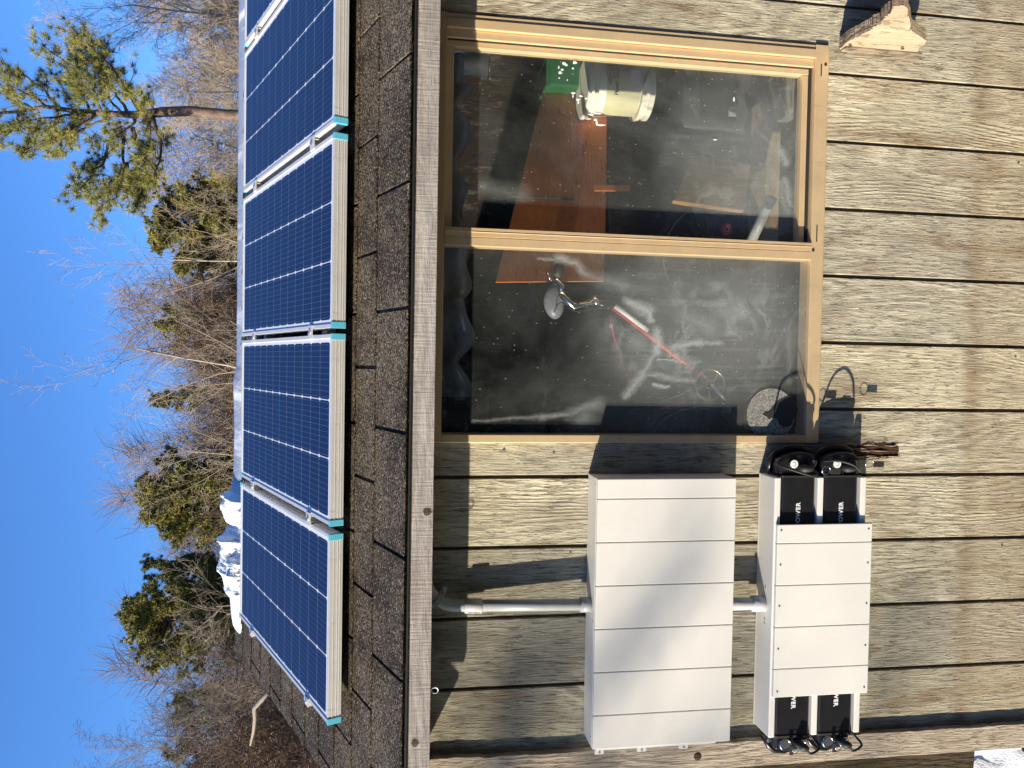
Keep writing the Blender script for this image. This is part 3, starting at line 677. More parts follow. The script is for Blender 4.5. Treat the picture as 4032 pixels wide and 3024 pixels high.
for x in (-.345, -.445, -.565, -.69, -.815):
    for z in (-1.104, -1.379): MB().disc((x, -RD-.0124, z), (0, -1, 0), .0030, .0008, 12).build('screw', M['screw'], rack)
for (px, py) in ((3024, 2312), (3020, 2454), (2995, 2437)):
    c = at(px, py, -.06); MB().disc((c.x, c.y, -1.0872), (0, 0, 1), .0026, .001, 10).build('screw', M['screw'], rack)

def rounded(x0, x1, y0, y1, z0, z1, r, mb):              # a bar along x with rounded section
    pr = []
    for (cy, cz, a0) in ((y1-r, z1-r, 0), (y0+r, z1-r, 90), (y0+r, z0+r, 180), (y1-r, z0+r, 270)):
        for k_ in range(6): a = R(a0+k_*18); pr.append((cy+r*math.cos(a), cz+r*math.sin(a)))
    return mb.prism(pr, 'x', x0, x1)
def battery_r(zc, lab, alt):
    t = thing('battery', (-.33, -.05, zc-.055), lab, 'battery', 'batteries in the rack')
    rounded(-.575, -.196, -.094, -.010, zc-.0555, zc+.0555, .012, MB()).build('case', M['black'], t, smooth=False)
    rounded(-.1955, -.190, -.0965, -.008, zc-.0575, zc+.0575, .012, MB()).build('rim', M['rubber'], t)
    hd = MB(); pr = [(-.1895, zc-.055), (-.1895, zc+.060), (-.158, zc+.063), (-.145, zc+.058), (-.132, zc+.038), (-.124, zc+.012), (-.122, zc-.018), (-.127, zc-.045), (-.136, zc-.057)]
    hd.prism(pr, 'y', -.090, -.012); hd.build('head', M['black'], t, bev=.009, seg=4, smooth=True)
    hn = MB(); hn.tube([(-.185, -.045, zc+.066), (-.150, -.045, zc+.068), (-.126, -.045, zc+.045), (-.113, -.045, zc+.01), (-.113, -.045, zc-.03), (-.123, -.045, zc-.056), (-.14, -.045, zc-.064)], [.008, .009, .010, .011, .011, .010, .007], 8); hn.build('handle', M['black'], t, smooth=True)
    g_ = thing_part = MB().disc((-.156, -.0905, zc+.017), (0, -1, 0), .0145, .006, 24); g_.build('gauge_rim', M['rubber'], t, smooth=False)
    gd = MB().disc((-.156, -.0966, zc+.017), (0, -1, 0), .0120, .0008, 24).build('gauge', M['print'], t)
    MB().torus((-.156, -.0975, zc+.017), (0, 1, 0), .006, .0006, 16, 5, 0, 4.2).build('dial_mark', M['ink'], gd)
    MB().tube([(-.168, -.094, zc-.002), (-.168, -.102, zc-.012), (-.168, -.104, zc-.03), (-.170, -.100, zc-.042)], [.010, .013, .010, .004], 12).build('port_cap', M['rubber'], t, smooth=True)
    lk = MB().disc((-.152, -.0905, zc-.040), (0, -1, 0), .0150, .005, 24).build('lock', M['rubber'], t)
    MB().torus((-.152, -.0960, zc-.040), (0, 1, 0), .0105, .0008, 24, 5, 3.4, 5.6).build('red_arc', M['red'], lk)
    MB().box(-.160, -.145, -.099, -.0956, zc-.046, zc-.034).build('lock_face', M['darkgrey'], lk)
    cbp = [(-.155, -.080, zc+.068), (-.160, -.125, zc+.066), (-.172, -.148, zc+.03), (-.182, -.148, zc-.01), (-.180, -.128, zc-.038), (-.172, -.103, zc-.043)]
    if alt: cbp = [(-.150, -.08, zc+.055), (-.142, -.130, zc+.040), (-.148, -.150, zc+.010), (-.164, -.142, zc-.022), (-.176, -.112, zc-.043)]
    MB().tube(curve(cbp), .0032, 8).build('cable', M['rubber'], t, smooth=True)
    kx, kz = (-.172, zc-.071) if not alt else (-.152, zc-.072)
    kr = MB().torus((kx, -.118, kz), (.3, 1, 0), .0125, .0011, 20, 5).build('key_ring', M['chrome'], t, smooth=True)
    MB().box(kx-.010, kx+.007, -.122, -.117, kz-.044, kz-.012).build('key', M['rubber'], kr, bev=.001)
    MB().disc((-.164, -.0905, zc-.018), (0, -1, 0), .0022, .002, 8).disc((-.183, -.0905, zc-.004), (0, -1, 0), .0022, .002, 8).build('rivet', M['chrome'], t)
    text_mesh('lettering', 'POWER', .0178, M['print'], t, (-.3035, -.0946, zc-.001), (R(90), 0, 0), bold=.0006, font_scale=(1.03, 1), sp=1.16)
    return t
battery_r(-1.164, 'upper battery at the right end of the rack, with white gauge and key', False)
battery_r(-1.2995, 'lower battery at the right end of the rack, its key hanging loose', True)
def battery_l(zc, lab, alt):
    t = thing('battery', (-.8, -.05, zc-.055), lab, 'battery', 'batteries in the rack')
    rounded(-.955, -.585, -.094, -.010, zc-.0555, zc+.0555, .010, MB()).build('case', M['black'], t)
    rounded(-.962, -.9555, -.0965, -.008, zc-.0575, zc+.0575, .010, MB()).build('rim', M['rubber'], t)
    hd = MB(); hd.prism([(-.9625, zc-.052), (-.9625, zc+.050), (-1.000, zc+.048), (-1.006, zc+.02), (-1.004, zc-.046)], 'y', -.088, -.012); hd.build('head', M['black'], t, bev=.005, seg=3)
    MB().box(-.985, -.963, -.072, -.046, zc+.0505, zc+.0625).build('hinge_plate', M['chrome'], t, bev=.001)
    MB().tube([(-.975, -.05, zc+.070), (-1.005, -.05, zc+.050), (-1.020, -.05, zc+.032), (-1.024, -.05, zc+.0), (-1.014, -.05, zc-.03), (-.985, -.05, zc-.058)], [.006, .008, .009, .009, .008, .005], 8).build('handle', M['black'], t, smooth=True)
    for (x, z, r_) in ((-.984, zc+.018, .016), (-.988, zc-.034, .013)):
        c_ = MB().torus((x, -.091, z), (0, 1, 0), r_, .003, 24, 8).build('socket_ring', M['chrome'], t, smooth=True)
        MB().disc((x, -.0885, z), (0, -1, 0), r_-.002, .004, 20).build('socket', M['darkgrey'], c_)
    kr = MB().torus((-.990, -.112, zc-.004), (.2, 1, .3), .013, .0011, 20, 5).build('key_ring', M['chrome'], t, smooth=True)
    MB().box(-1.004, -.976, -.116, -.112, zc+.006, zc+.017).build('key', M['rubber'], kr, bev=.001)
    MB().tube([(-.975, -.09, zc-.015), (-.980, -.12, zc-.022), (-.985, -.12, zc-.035)], [.011, .013, .009], 10).build('port_cap', M['rubber'], t, smooth=True)
    cbp = [(-.985, -.115, zc-.036), (-1.004, -.11, zc-.048), (-1.008, -.10, zc-.070), (-.998, -.09, zc-.092), (-.975, -.075, zc-.075), (-.958, -.06, zc-.060)]
    MB().tube(curve(cbp), .0034, 8).build('cable', M['rubber'], t, smooth=True)
    MB().disc((-.967, -.0885, zc-.02), (0, -1, 0), .0035, .003, 10).build('rivet', M['chrome'], t)
    text_mesh('lettering', 'POWER', .0178, M['print'], t, (-.842, -.0946, zc-.001), (R(90), R(180), 0), bold=.0006, sp=1.16)
    return t
battery_l(-1.164, 'upper battery at the left end of the rack, its lettering upside down', False)
battery_l(-1.2995, 'lower battery at the left end of the rack, its lettering upside down', True)

# ================================================================== CONDUIT
cn = thing('conduit', (-.562, -.05, -.545), 'grey conduit bending out from under the eave down into the larger white cabinet', 'conduit')
pr_ = .0165
pts = [(.52, -.030, -.0905), (.0, -.030, -.0905), (-.44, -.030, -.0905)]
for k_ in range(9):
    a = R(90*k_/8); pts.append((-.475-.085*math.sin(a), -.030-.004*k_/8, -.1755+.085*math.cos(a)))
pts += [(-.5605, -.036, -.225)]
MB().tube(pts, pr_, 20).build('bend', M['grey'], cn, smooth=True)
MB().tube([(-.5605, -.036, -.225), (-.5625, -.052, -.553)], pr_, 20).build('pipe', M['grey'], cn, smooth=True)
MB().tube([(-.5603, -.0355, -.200), (-.5605, -.0358, -.202), (-.561, -.0382, -.246), (-.561, -.0383, -.248)], [pr_+.001, pr_+.0042, pr_+.0042, pr_+.001], 24).build('coupling', M['lightgrey'], cn, smooth=True)
MB().tube([(-.5624, -.0508, -.529), (-.5625, -.052, -.5575)], pr_+.0048, 24).build('cabinet_adapter', M['grey'], cn, smooth=True)
MB().tube([(-.25, -.030, -.0905), (-.29, -.030, -.0905)], pr_+.003, 20).build('coupling', M['lightgrey'], cn, smooth=True)
tx = text_mesh('lettering', 'CANTEX', .0085, M['ink'], cn, (-.5745, -.0540, -.224), (R(90), R(-90), 0))
# pipe strap on the bend
q1 = Vector((-.475-.085*math.sin(R(52)), -.032, -.1755+.085*math.cos(R(52)))); tdir = Vector((-math.cos(R(52)), 0, -math.sin(R(52)))); nrm_ = Vector((math.sin(R(52))*-1, 0, math.cos(R(52))))
st = MB()
for sgn in (-1, 1):
    st.tube([q1+nrm_*sgn*.017+Vector((0, .006, 0)), q1+nrm_*sgn*.034+Vector((0, .022, 0))], [.009, .008], 10)
st.torus(q1, tdir, pr_+.0025, .0032, 24, 6); st.torus(q1+tdir*.006, tdir, pr_+.0025, .003, 24, 6); st.torus(q1-tdir*.006, tdir, pr_+.0025, .003, 24, 6)
sto = st.build('pipe_strap', M['grey'], cn, smooth=True)
ss = MB()
for sgn in (-1, 1): ss.disc(q1+nrm_*sgn*.035+Vector((0, .016, 0)), (0, -1, 0), .006, .006, 12)
ss.build('strap_screw', M['screw'], sto)
c2 = thing('conduit', (-.576, -.05, -1.09), 'short pale conduit joining the larger white cabinet to the battery rack below', 'conduit')
MB().tube([(-.5755, -.05, -.960), (-.5765, -.05, -1.088)], .0185, 20).build('pipe', M['lightgrey'], c2, smooth=True)
MB().tube([(-.5763, -.05, -1.052), (-.5765, -.05, -1.0878)], .0235, 24).build('coupling', M['lightgrey'], c2, smooth=True)

# ================================================================== WOODEN BRACKET
PX = 1.088
def onx(px, py, X=PX):
    d = ray(px, py); t_ = (X-CX)/d.x; p = Vector((CX, CY, 0))+d*t_; return (p.y, p.z)
outl = [(3297, 200), (3330, 172), (3365, 150), (3400, 133), (3425, 120), (3445, 104), (3468, 92), (3480, 72), (3498, 56), (3512, 40), (3516, 24), (3545, 22), (3566, 26), (3577, 38), (3579, 60), (3585, 85), (3581, 112), (3598, 128), (3622, 142), (3646, 160), (3646, 172), (3618, 188), (3614, 205), (3613, 221)]
prf = [onx(*q) for q in outl]; prf[0] = (-.0008, prf[0][1]); prf[-1] = (-.0008, prf[-1][1])
rnd = random.Random(77); fine = []
for i, (p, q) in enumerate(zip(prf, prf[1:])):
    for k_ in range(5):
        t_ = k_/5; j = .0035 if i < 16 else .0012
        fine.append((min(-.0008, p[0]+(q[0]-p[0])*t_+rnd.uniform(-j, j)), p[1]+(q[1]-p[1])*t_+rnd.uniform(-j, j)))
fine.append(prf[-1])
br = thing('wooden_bracket', (PX, 0, prf[-1][1]), 'pale split live-edge wooden bracket on the siding below the window\'s right corner', 'bracket')
bo = MB().prism(fine, 'x', PX, PX+.034); bmo = bo.build('plank', M['bracket'], br)
bmo.data.materials.append(M['bark'])
for p in bmo.data.polygons:
    if abs(p.normal.x) < .5 and p.normal.z > -.2: p.material_index = 1
bt = MB(); z0, z1 = prf[-1][1], prf[0][1]
bt.box(PX-.006, PX-.0003, -.030, -.0012, z0+.004, z1-.004); tag(bt.build('batten', M['bark'], br, bev=.002), 'dark grained strip with two screws')
for (px, py) in ((3348, 180), (3554, 191)):
    c = onx(px, py, PX-.006); MB().disc((PX-.006, min(c[0], -.012), c[1]), (-1, 0, 0), .005, .0015, 14).build('screw', M['rotten'], br)

# ================================================================== THINGS INSIDE THE SHED
def quad_slab(pts, th, name, m, parent):
    P = [Vector(p) for p in pts]; n_ = (P[1]-P[0]).cross(P[-1]-P[0]).normalized()
    if n_.y < 0: n_ = -n_
    k_ = len(P); mb = MB(); mb.v = [tuple(p) for p in P]+[tuple(p+n_*th) for p in P]
    mb.f = [tuple(range(k_)), tuple(reversed(range(k_, 2*k_)))]+[(i, (i+1) % k_, k_+(i+1) % k_, k_+i) for i in range(k_)]
    return mb.build(name, m, parent, bev=.002, seg=1)
# orange plywood cabinet (one slanted face)
cabn = thing('plywood_cabinet', tuple(at(2390, 700, .45)), 'orange plywood cabinet front seen inside the shed, behind the upper part of the window', 'cabinet')
quad_slab([at(1950, 1112, .19), at(2378, 1108, .19), at(2388, 800, .36), at(2392, 360, .58), at(2140, 355, .58)], .003, 'front_board', M['orange'], cabn)
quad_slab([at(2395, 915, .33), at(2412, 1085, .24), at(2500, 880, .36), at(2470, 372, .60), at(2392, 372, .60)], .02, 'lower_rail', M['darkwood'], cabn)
quad_slab([at(2340, 728, .34), at(2480, 728, .34), at(2480, 752, .33), at(2340, 752, .33)], .003, 'rail', M['orange'], cabn)
quad_slab([at(2350, 460, .62), at(2470, 460, .62), at(2480, 640, .50), at(2350, 640, .50)], .003, 'door', M['orange'], cabn)
MB().tube([at(1955, 772, .34), at(2260, 782, .34)], .004, 6).build('door_gap', M['ink'], cabn)
# green crate
gc = at(2310, 300, .55); gcr = thing('green_crate', tuple(gc), 'green plastic crate behind the right pane, above the cream bucket', 'crate')
a_, b_ = at(2150, 335, .50), at(2320, 262, .50)
MB().box(a_.x, b_.x+.02, .50, .70, b_.z, a_.z).build('body', M['green'], gcr, bev=.008)
MB().box(a_.x-.004, b_.x+.024, .496, .704, a_.z-.012, a_.z).build('rim', M['green'], gcr, bev=.002)
# bucket
bc = at(2470, 338, .36); r0 = .083
bk = thing('bucket', (bc.x, bc.y+.085, at(2590, 338, .36).z), 'cream plastic sealer bucket with an olive label, behind the right pane', 'bucket')
ztop = at(2318, 338, .36).z; zbot = at(2590, 338, .36).z
BC = Vector((bc.x+.01, .45, 0))
def ring(mb, prof_, n=40):
    return mb.tube([(BC.x, BC.y, z) for z, r in prof_], [r for z, r in prof_], n)
ring(MB(), [(ztop-.03, r0+.006), (ztop-.09, r0), (zbot+.045, r0-.006), (zbot, r0-.008)]).build('body', M['cream'], bk, smooth=True)
ring(MB(), [(ztop, r0+.010), (ztop-.004, r0+.016), (ztop-.012, r0+.016), (ztop-.0125, r0+.010), (ztop-.022, r0+.010), (ztop-.0225, r0+.015), (ztop-.036, r0+.014), (ztop-.038, r0+.007)]).build('lid', M['cream'], bk, smooth=False)
ring(MB(), [(zbot+.052, r0-.002), (zbot+.05, r0+.010), (zbot+.038, r0+.011), (zbot+.0375, r0+.004), (zbot+.024, r0+.004), (zbot+.0235, r0+.009), (zbot+.006, r0+.008)]).build('lower_rim', M['cream'], bk, smooth=False)
lb = MB(); n_ = 24; zl0, zl1 = at(2528, 338, .36).z, at(2392, 338, .36).z
for i in range(n_+1):
    a = R(-175+130*i/n_); lb.v += [(BC.x+(r0+.0022)*math.cos(a), BC.y+(r0+.0022)*math.sin(a), zl0), (BC.x+(r0+.0024)*math.cos(a), BC.y+(r0+.0024)*math.sin(a), zl1)]
lb.f = [(2*i, 2*i+2, 2*i+3, 2*i+1) for i in range(n_)]
lbo = lb.build('label', M['label'], bk, smooth=True)
text_mesh('lettering', 'Paver Sealer', .022, M['ink'], lbo, (BC.x+.012, BC.y-r0-.0042, zl1-.034), (R(90), 0, 0))
text_mesh('lettering', 'SAKRETE', .010, M['ink'], lbo, (BC.x+.028, BC.y-r0-.0040, zl1-.011), (R(90), 0, 0))
dz = zl1-.011; dx_ = BC.x+.028; dm = MB()
dm.tube([(dx_-.036, BC.y-r0-.0045, dz), (dx_, BC.y-r0-.0045, dz+.014), (dx_+.036, BC.y-r0-.0045, dz), (dx_, BC.y-r0-.0045, dz-.014), (dx_-.036, BC.y-r0-.0045, dz)], .0009, 5)
dm.build('diamond_outline', M['ink'], lbo)
MB().box(BC.x-.012, BC.x+.045, BC.y-r0-.0032, BC.y-r0-.0024, zl0+.004, zl0+.040).build('picture', M['paper'], lbo)
MB().tube([(BC.x-.0, BC.y-r0-.012, zl0-.005), (BC.x+.03, BC.y-r0-.014, zl0-.012), (BC.x+.055, BC.y-r0-.010, zl0-.03), (BC.x+.06, BC.y-r0+.01, zl0-.06)], .003, 8).build('handle', M['rubber'], bk, smooth=True)
# second, dark stack below
dk = thing('tool_case', tuple(at(2900, 400, .5)), 'dark grey tool case standing low behind the right pane, under the bucket', 'case')
a_, b_ = at(2690, 500, .52), at(2960, 262, .52)
MB().box(a_.x, b_.x, .52, .80, b_.z, a_.z).build('body', M['darkgrey'], dk, bev=.012, seg=3)
MB().box(a_.x+.03, b_.x-.03, .508, .519, b_.z+.06, a_.z-.06).build('lid_panel', M['black'], dk, bev=.006)
MB().disc(tuple(at(2905, 357, .50)), (0, 1, 0), .014, .02, 16).build('knob', M['rubber'], dk)
MB().box(at(2880, 455, .5).x, at(2880, 418, .5).x, .502, .5075, at(2900, 430, .5).z, at(2872, 430, .5).z).build('sticker', M['paper'], dk)
# amber board
ab = thing('amber_board', tuple(at(2900, 700, .5)), 'amber brown board leaning inside the shed behind the lower right pane', 'board')
quad_slab([at(2735, 610, .34), at(2960, 640, .36), at(2930, 830, .27), at(2700, 800, .24), at(2650, 790, .23)], .015, 'board', M['amber'], ab)
# grey lumber in the lower right corner
gl_ = thing('grey_plank', tuple(at(3140, 380, .2)), 'weathered grey plank lying inside behind the lower right corner of the window', 'plank')
quad_slab([at(3048, 325, .36), at(3135, 268, .16), at(3148, 300, .14), at(3150, 430, .14), at(3140, 462, .15), at(3048, 515, .34)], .04, 'plank', M['greywood'], gl_)
quad_slab([at(3137, 268, .15), at(3163, 270, .12), at(3163, 445, .12), at(3145, 460, .14)], .03, 'end_grain', M['bark'], gl_)
# ledge
lg = MB(); a_, b_ = at(3045, 1690, .30), at(3018, 600, .30); lg.box(-.1, 1.05, .30, .42, a_.z, b_.z)
tag(lg.build('ledge', M['tanwood'], shed, bev=.003), 'tan wooden ledge inside, below the window')
# pale pipe
pt = thing('pale_tube', tuple(at(2960, 930, .20)), 'pale grey plastic tube lying slanted inside, beside the mullion near the sill', 'tube')
MB().tube([at(2940, 990, .26), at(3028, 800, .14)], .0165, 20).build('tube', M['lightgrey'], pt, smooth=True)
MB().tube([at(3030, 796, .137), at(3038, 779, .127)], .0185, 20).build('end_ring', M['lightgrey'], pt, smooth=True)
# cardboard box with a label
a_, b_ = at(3018, 1260, .40), at(2895, 1052, .40)
cbx = thing('cardboard_box', ((a_.x+b_.x)/2, .5, a_.z), 'brown cardboard box with a small white label standing on the ledge behind the left pane', 'box')
MB().box(a_.x, b_.x, .43, .62, a_.z, b_.z).build('carton', M['cardboard'], cbx, bev=.003)
q = at(2950, 1165, .428); MB().box(q.x-.028, q.x+.020, .4272, .4294, q.z-.012, q.z+.012).build('label', M['print'], cbx)
# red can
a_, b_ = at(3000, 1460, .40), at(2895, 1262, .40)
rcn = thing('fuel_can', ((a_.x+b_.x)/2, .5, a_.z), 'dark red fuel can standing beside the cardboard box behind the left pane', 'can')
MB().box(a_.x, b_.x, .44, .60, a_.z, b_.z).build('body', M['darkred'], rcn, bev=.022, seg=4)
MB().torus(((a_.x+b_.x)/2, .5, b_.z), (0, 1, 0), .03, .008, 20, 8, 0, math.pi*2).build('handle', M['darkred'], rcn, smooth=True)
# red tape roll
q = at(2862, 903, .34); tr_ = thing('tape_roll', tuple(q), 'small red and grey tape roll on edge behind the right pane beside the mullion', 'tape roll')
MB().torus(q, (0, 1, .2), .016, .006, 20, 8).build('roll', M['red'], tr_, smooth=True); MB().torus(q, (0, 1, .2), .009, .003, 16, 6).build('core', M['paper'], tr_, smooth=True)
# wood block low left
a_, b_ = at(3132, 1450, .2), at(3048, 1318, .2)
wb = thing('wood_block', ((a_.x+b_.x)/2, .25, a_.z), 'short tan wood block behind the bottom of the left pane above the sill', 'wood block')
MB().box(a_.x, b_.x, .2, .29, a_.z, b_.z).build('block', M['tanwood'], wb, bev=.003)
# drooping translucent sheet at the top
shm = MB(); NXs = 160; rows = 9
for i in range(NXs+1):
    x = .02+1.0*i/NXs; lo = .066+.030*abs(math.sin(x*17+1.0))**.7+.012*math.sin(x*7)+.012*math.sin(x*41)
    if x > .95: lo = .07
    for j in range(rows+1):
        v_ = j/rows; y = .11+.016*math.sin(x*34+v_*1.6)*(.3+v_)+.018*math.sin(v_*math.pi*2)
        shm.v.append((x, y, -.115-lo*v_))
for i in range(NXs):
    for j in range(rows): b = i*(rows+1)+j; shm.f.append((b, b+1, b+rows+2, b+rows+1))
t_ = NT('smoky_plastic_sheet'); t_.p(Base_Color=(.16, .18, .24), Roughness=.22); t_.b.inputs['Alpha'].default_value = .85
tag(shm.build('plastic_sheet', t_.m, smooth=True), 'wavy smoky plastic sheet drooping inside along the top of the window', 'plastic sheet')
q0 = at(1750, 215, .16); q1_ = at(1915, 235, .16)
hr = thing('metal_tube', tuple(q1_), 'short upright metal tube behind the top right corner of the window', 'tube')
MB().tube([(q0.x, q0.y+.05, q0.z), (q1_.x, q1_.y+.05, q1_.z-.012)], .034, 28).build('tube', M['alum'], hr, smooth=True)
MB().torus((q1_.x, q1_.y+.05, q1_.z-.012), (0, 0, 1), .034, .003, 28, 6).build('rim', M['chrome'], hr, smooth=True)

# ----- bicycle
BY = .075
bike = thing('bicycle', tuple(at(2800, 1300, BY+.05)), 'red and white bicycle with black grips standing inside behind the left pane', 'bicycle')
def T(pts, r, name, m, par=bike, n=12): return MB().tube(pts, r, n).build(name, m, par, smooth=True)
fr_ = T([at(2415, 1210, .10), at(2560, 1322, .09), at(2700, 1432, .08), at(2795, 1515, BY)], .0085, 'frame', M['red'])
T([at(2422, 1205, .088), at(2470, 1240, .085), at(2552, 1302, .080)], .0075, 'white_stripe', M['print'], fr_)
T([at(2400, 1240, .11), at(2418, 1330, .11), at(2450, 1430, .12), at(2482, 1520, .12)], .0028, 'top_tube', M['red'])
T([at(2482, 1520, .14), at(2640, 1540, .12), at(2795, 1515, BY+.02)], .009, 'seat_tube', M['black'])
T([at(2795, 1515, BY+.02), at(2690, 1585, .11), at(2580, 1620, .13)], .006, 'chain_stay', M['darkred'])
ste = T([at(2345, 1188, .09), at(2300, 1200, .08), at(2262, 1208, .07), at(2222, 1172, .08), at(2206, 1150, .08)], [.012, .010, .012, .010, .010], 'stem', M['chrome'])
hb = T([at(2206, 1150, .08), at(2212, 1128, .08), at(2196, 1108, .085), at(2186, 1092, .09)], .009, 'handlebar', M['chrome'])
T([at(2190, 1092, .09), at(2200, 1065, .09), at(2203, 1038, .095)], [.015, .017, .013], 'grip', M['rubber'], hb)
T([at(2168, 1105, .08), at(2160, 1085, .08), at(2152, 1070, .082)], .0035, 'brake_lever', M['chrome'], hb)
T([at(2335, 1190, .09), at(2352, 1184, .09)], .017, 'headset', M['chrome'])
T([at(2345, 1188, .095), at(2415, 1210, .11)], .011, 'steerer', M['black'])
for pts in ([at(2190, 1205, .09), at(2200, 1160, .07), at(2240, 1180, .05), at(2330, 1215, .08), at(2420, 1206, .10)], [at(2180, 1230, .09), at(2210, 1190, .07), at(2270, 1225, .05), at(2400, 1205, .09)]): T(curve(pts), .0018, 'brake_cable', M['rubber'])
sd = MB(); sc_ = at(2182, 1185, .16)
for i in range(13):
    for j in range(17):
        th_ = math.pi*i/12; ph_ = 2*math.pi*j/16
        sd.v.append((sc_.x+.056*math.sin(th_)*math.cos(ph_)*(1-.12*math.cos(th_)), sc_.y+.025*math.sin(th_)*math.sin(ph_), sc_.z+.033*math.cos(th_)))
for i in range(12):
    for j in range(16): b = i*17+j; sd.f.append((b, b+1, b+18, b+17))
sd.build('saddle', M['cushion'], bike, smooth=True)
cr_ = at(2795, 1515, BY-.02); crk = MB().torus(cr_, (0, 1, 0), .047, .0035, 36, 8).torus(cr_, (0, 1, 0), .013, .004, 20, 6)
for k_ in range(5):
    a = R(20+72*k_); crk.tube([cr_+Vector((math.cos(a)*.013, 0, math.sin(a)*.013)), cr_+Vector((math.cos(a+.3)*.046, 0, math.sin(a+.3)*.046))], .0036, 6)
crk.build('chainring', M['brass'], bike, smooth=True)
T([cr_+Vector((0, -.006, 0)), cr_+Vector((-.03, -.012, -.03)), cr_+Vector((-.055, -.014, -.055))], .006, 'crank_arm', M['chrome'])
pe_ = cr_+Vector((-.065, .01, -.062)); MB().box(pe_.x-.022, pe_.x+.022, pe_.y-.015, pe_.y+.03, pe_.z-.007, pe_.z+.007).build('pedal', M['darkgrey'], bike, bev=.003)
T([at(2735, 1525, .07), at(2680, 1555, .08), at(2600, 1582, .09)], .0022, 'chain', M['brass'])
for nm, (px, py, Y, R_) in {'front': (2800, 1000, .62, .21), 'rear': (2720, 1780, .34, .18)}.items():
    c = at(px, py, Y); wl = MB().torus(c, (.25, 1, 0), R_, .014, 56, 10).build('wheel', M['rubber'], bike, smooth=True)
    MB().torus(c, (.25, 1, 0), R_-.02, .004, 56, 6).build('rim', M['chrome'], wl, smooth=True)
    spk = MB(); ax = Vector((.25, 1, 0)).normalized(); u1 = ax.orthogonal().normalized(); u2 = ax.cross(u1)
    for k_ in range(24): a = 2*math.pi*k_/24; spk.tube([c, c+(u1*math.cos(a)+u2*math.sin(a))*(R_-.02)], .0008, 4)
    spk.build('spokes', M['chrome'], wl)
q = at(2412, 1285, .095); text_mesh('lettering', '26', .014, M['paper'], bike, (q.x, q.y-.012, q.z+.008), (R(90), 0, 0))

# ================================================================== BELOW AND LEFT OF THE SHED
def lump(name, c, rx, ry, rz, m, label, cat, kind=None, seed=0, res=40, amp=.25, xmax=1e9):
    mb = MB(); 
    for i in range(res+1):
        for j in range(res*2+1):
            th_ = math.pi/2*i/res; ph_ = 2*math.pi*j/(res*2); d = Vector((math.sin(th_)*math.cos(ph_), math.sin(th_)*math.sin(ph_), math.cos(th_)))
            n_ = 1+amp*(mnoise.noise(d*2+Vector((seed, 0, 0)))+.5*mnoise.noise(d*6+Vector((seed, 3, 0)))+.25*mnoise.noise(d*16+Vector((seed, 7, 0)))+.12*mnoise.noise(d*40))
            mb.v.append((min(xmax, c[0]+d.x*rx*n_), c[1]+d.y*ry*n_, c[2]+d.z*rz*n_-.02))
    for i in range(res):
        for j in range(res*2): b = i*(res*2+1)+j; mb.f.append((b, b+1, b+res*2+2, b+res*2+1))
    return tag(mb.build(name, m, smooth=True, origin=c), label, cat, kind=kind)
lump('snow_bank', (-1.16, .50, -2.30), .46, .52, .52, M['snow'], 'crusty snow bank piled on the ground left of the shed corner', 'snow bank', seed=2, amp=.16, xmax=-1.084)
tm = thing('leaning_timber', (-1.3, .15, -2.3), 'dark timber standing against the left side of the shed corner', 'timber')
MB().box(-1.235, -1.086, .03, .14, -1.88, -.75, Matrix.Rotation(R(2.6), 3, 'Y'), (-1.1, .1, -2.2)).build('timber', M['ground_wood'], tm, bev=.006)

# ================================================================== TREES
def grow(mb, rng, p, d, L, r, lev, maxlev, o):
    n = max(3, int(5-lev*.6)) if lev else 9
    pts = [p.copy()]; rad = [r]; q = p.copy(); dd = d.copy(); curl = o['curl']*(1+lev*.35)
    for i in range(n):
        dd = (dd+Vector((rng.gauss(0, curl), rng.gauss(0, curl), rng.gauss(0, curl)*.6+o['up']*(.3 if lev else 1)))).normalized()
        q = q+dd*(L/n); pts.append(q.copy()); rad.append(max(o['rmin'], r*(1-(i+1)/n*o['taper'])))
    mb.tube(pts, rad, [7, 5, 4, 3, 3, 3][min(lev, 5)], cap=False)
    tips = [(pts[-1], dd)]
    if lev < maxlev:
        k = o['kids'][lev]; k = max(1, int(round(rng.gauss(k, k*.15))))
        for c in range(k):
            t = o['start'][lev]+(1-o['start'][lev])*(c+rng.random())/k; i = min(n-1, int(t*n)); f = t*n-i; bp = pts[i].lerp(pts[i+1], f); ax = (pts[i+1]-pts[i]).normalized()
            ang = R(rng.gauss(o['ang'][lev], 8)); side = ax.orthogonal().normalized(); side.rotate(Matrix.Rotation(rng.uniform(0, 2*math.pi), 3, ax))
            nd = (ax*math.cos(ang)+side*math.sin(ang)).normalized()
            cr2 = max(o['rmin'], rad[i]*o['rk'])
            tips += grow(mb, rng, bp, nd, L*o['lk'][lev]*rng.uniform(.7, 1.2)*(1.15-.55*t), cr2, lev+1, maxlev, o)
    return tips
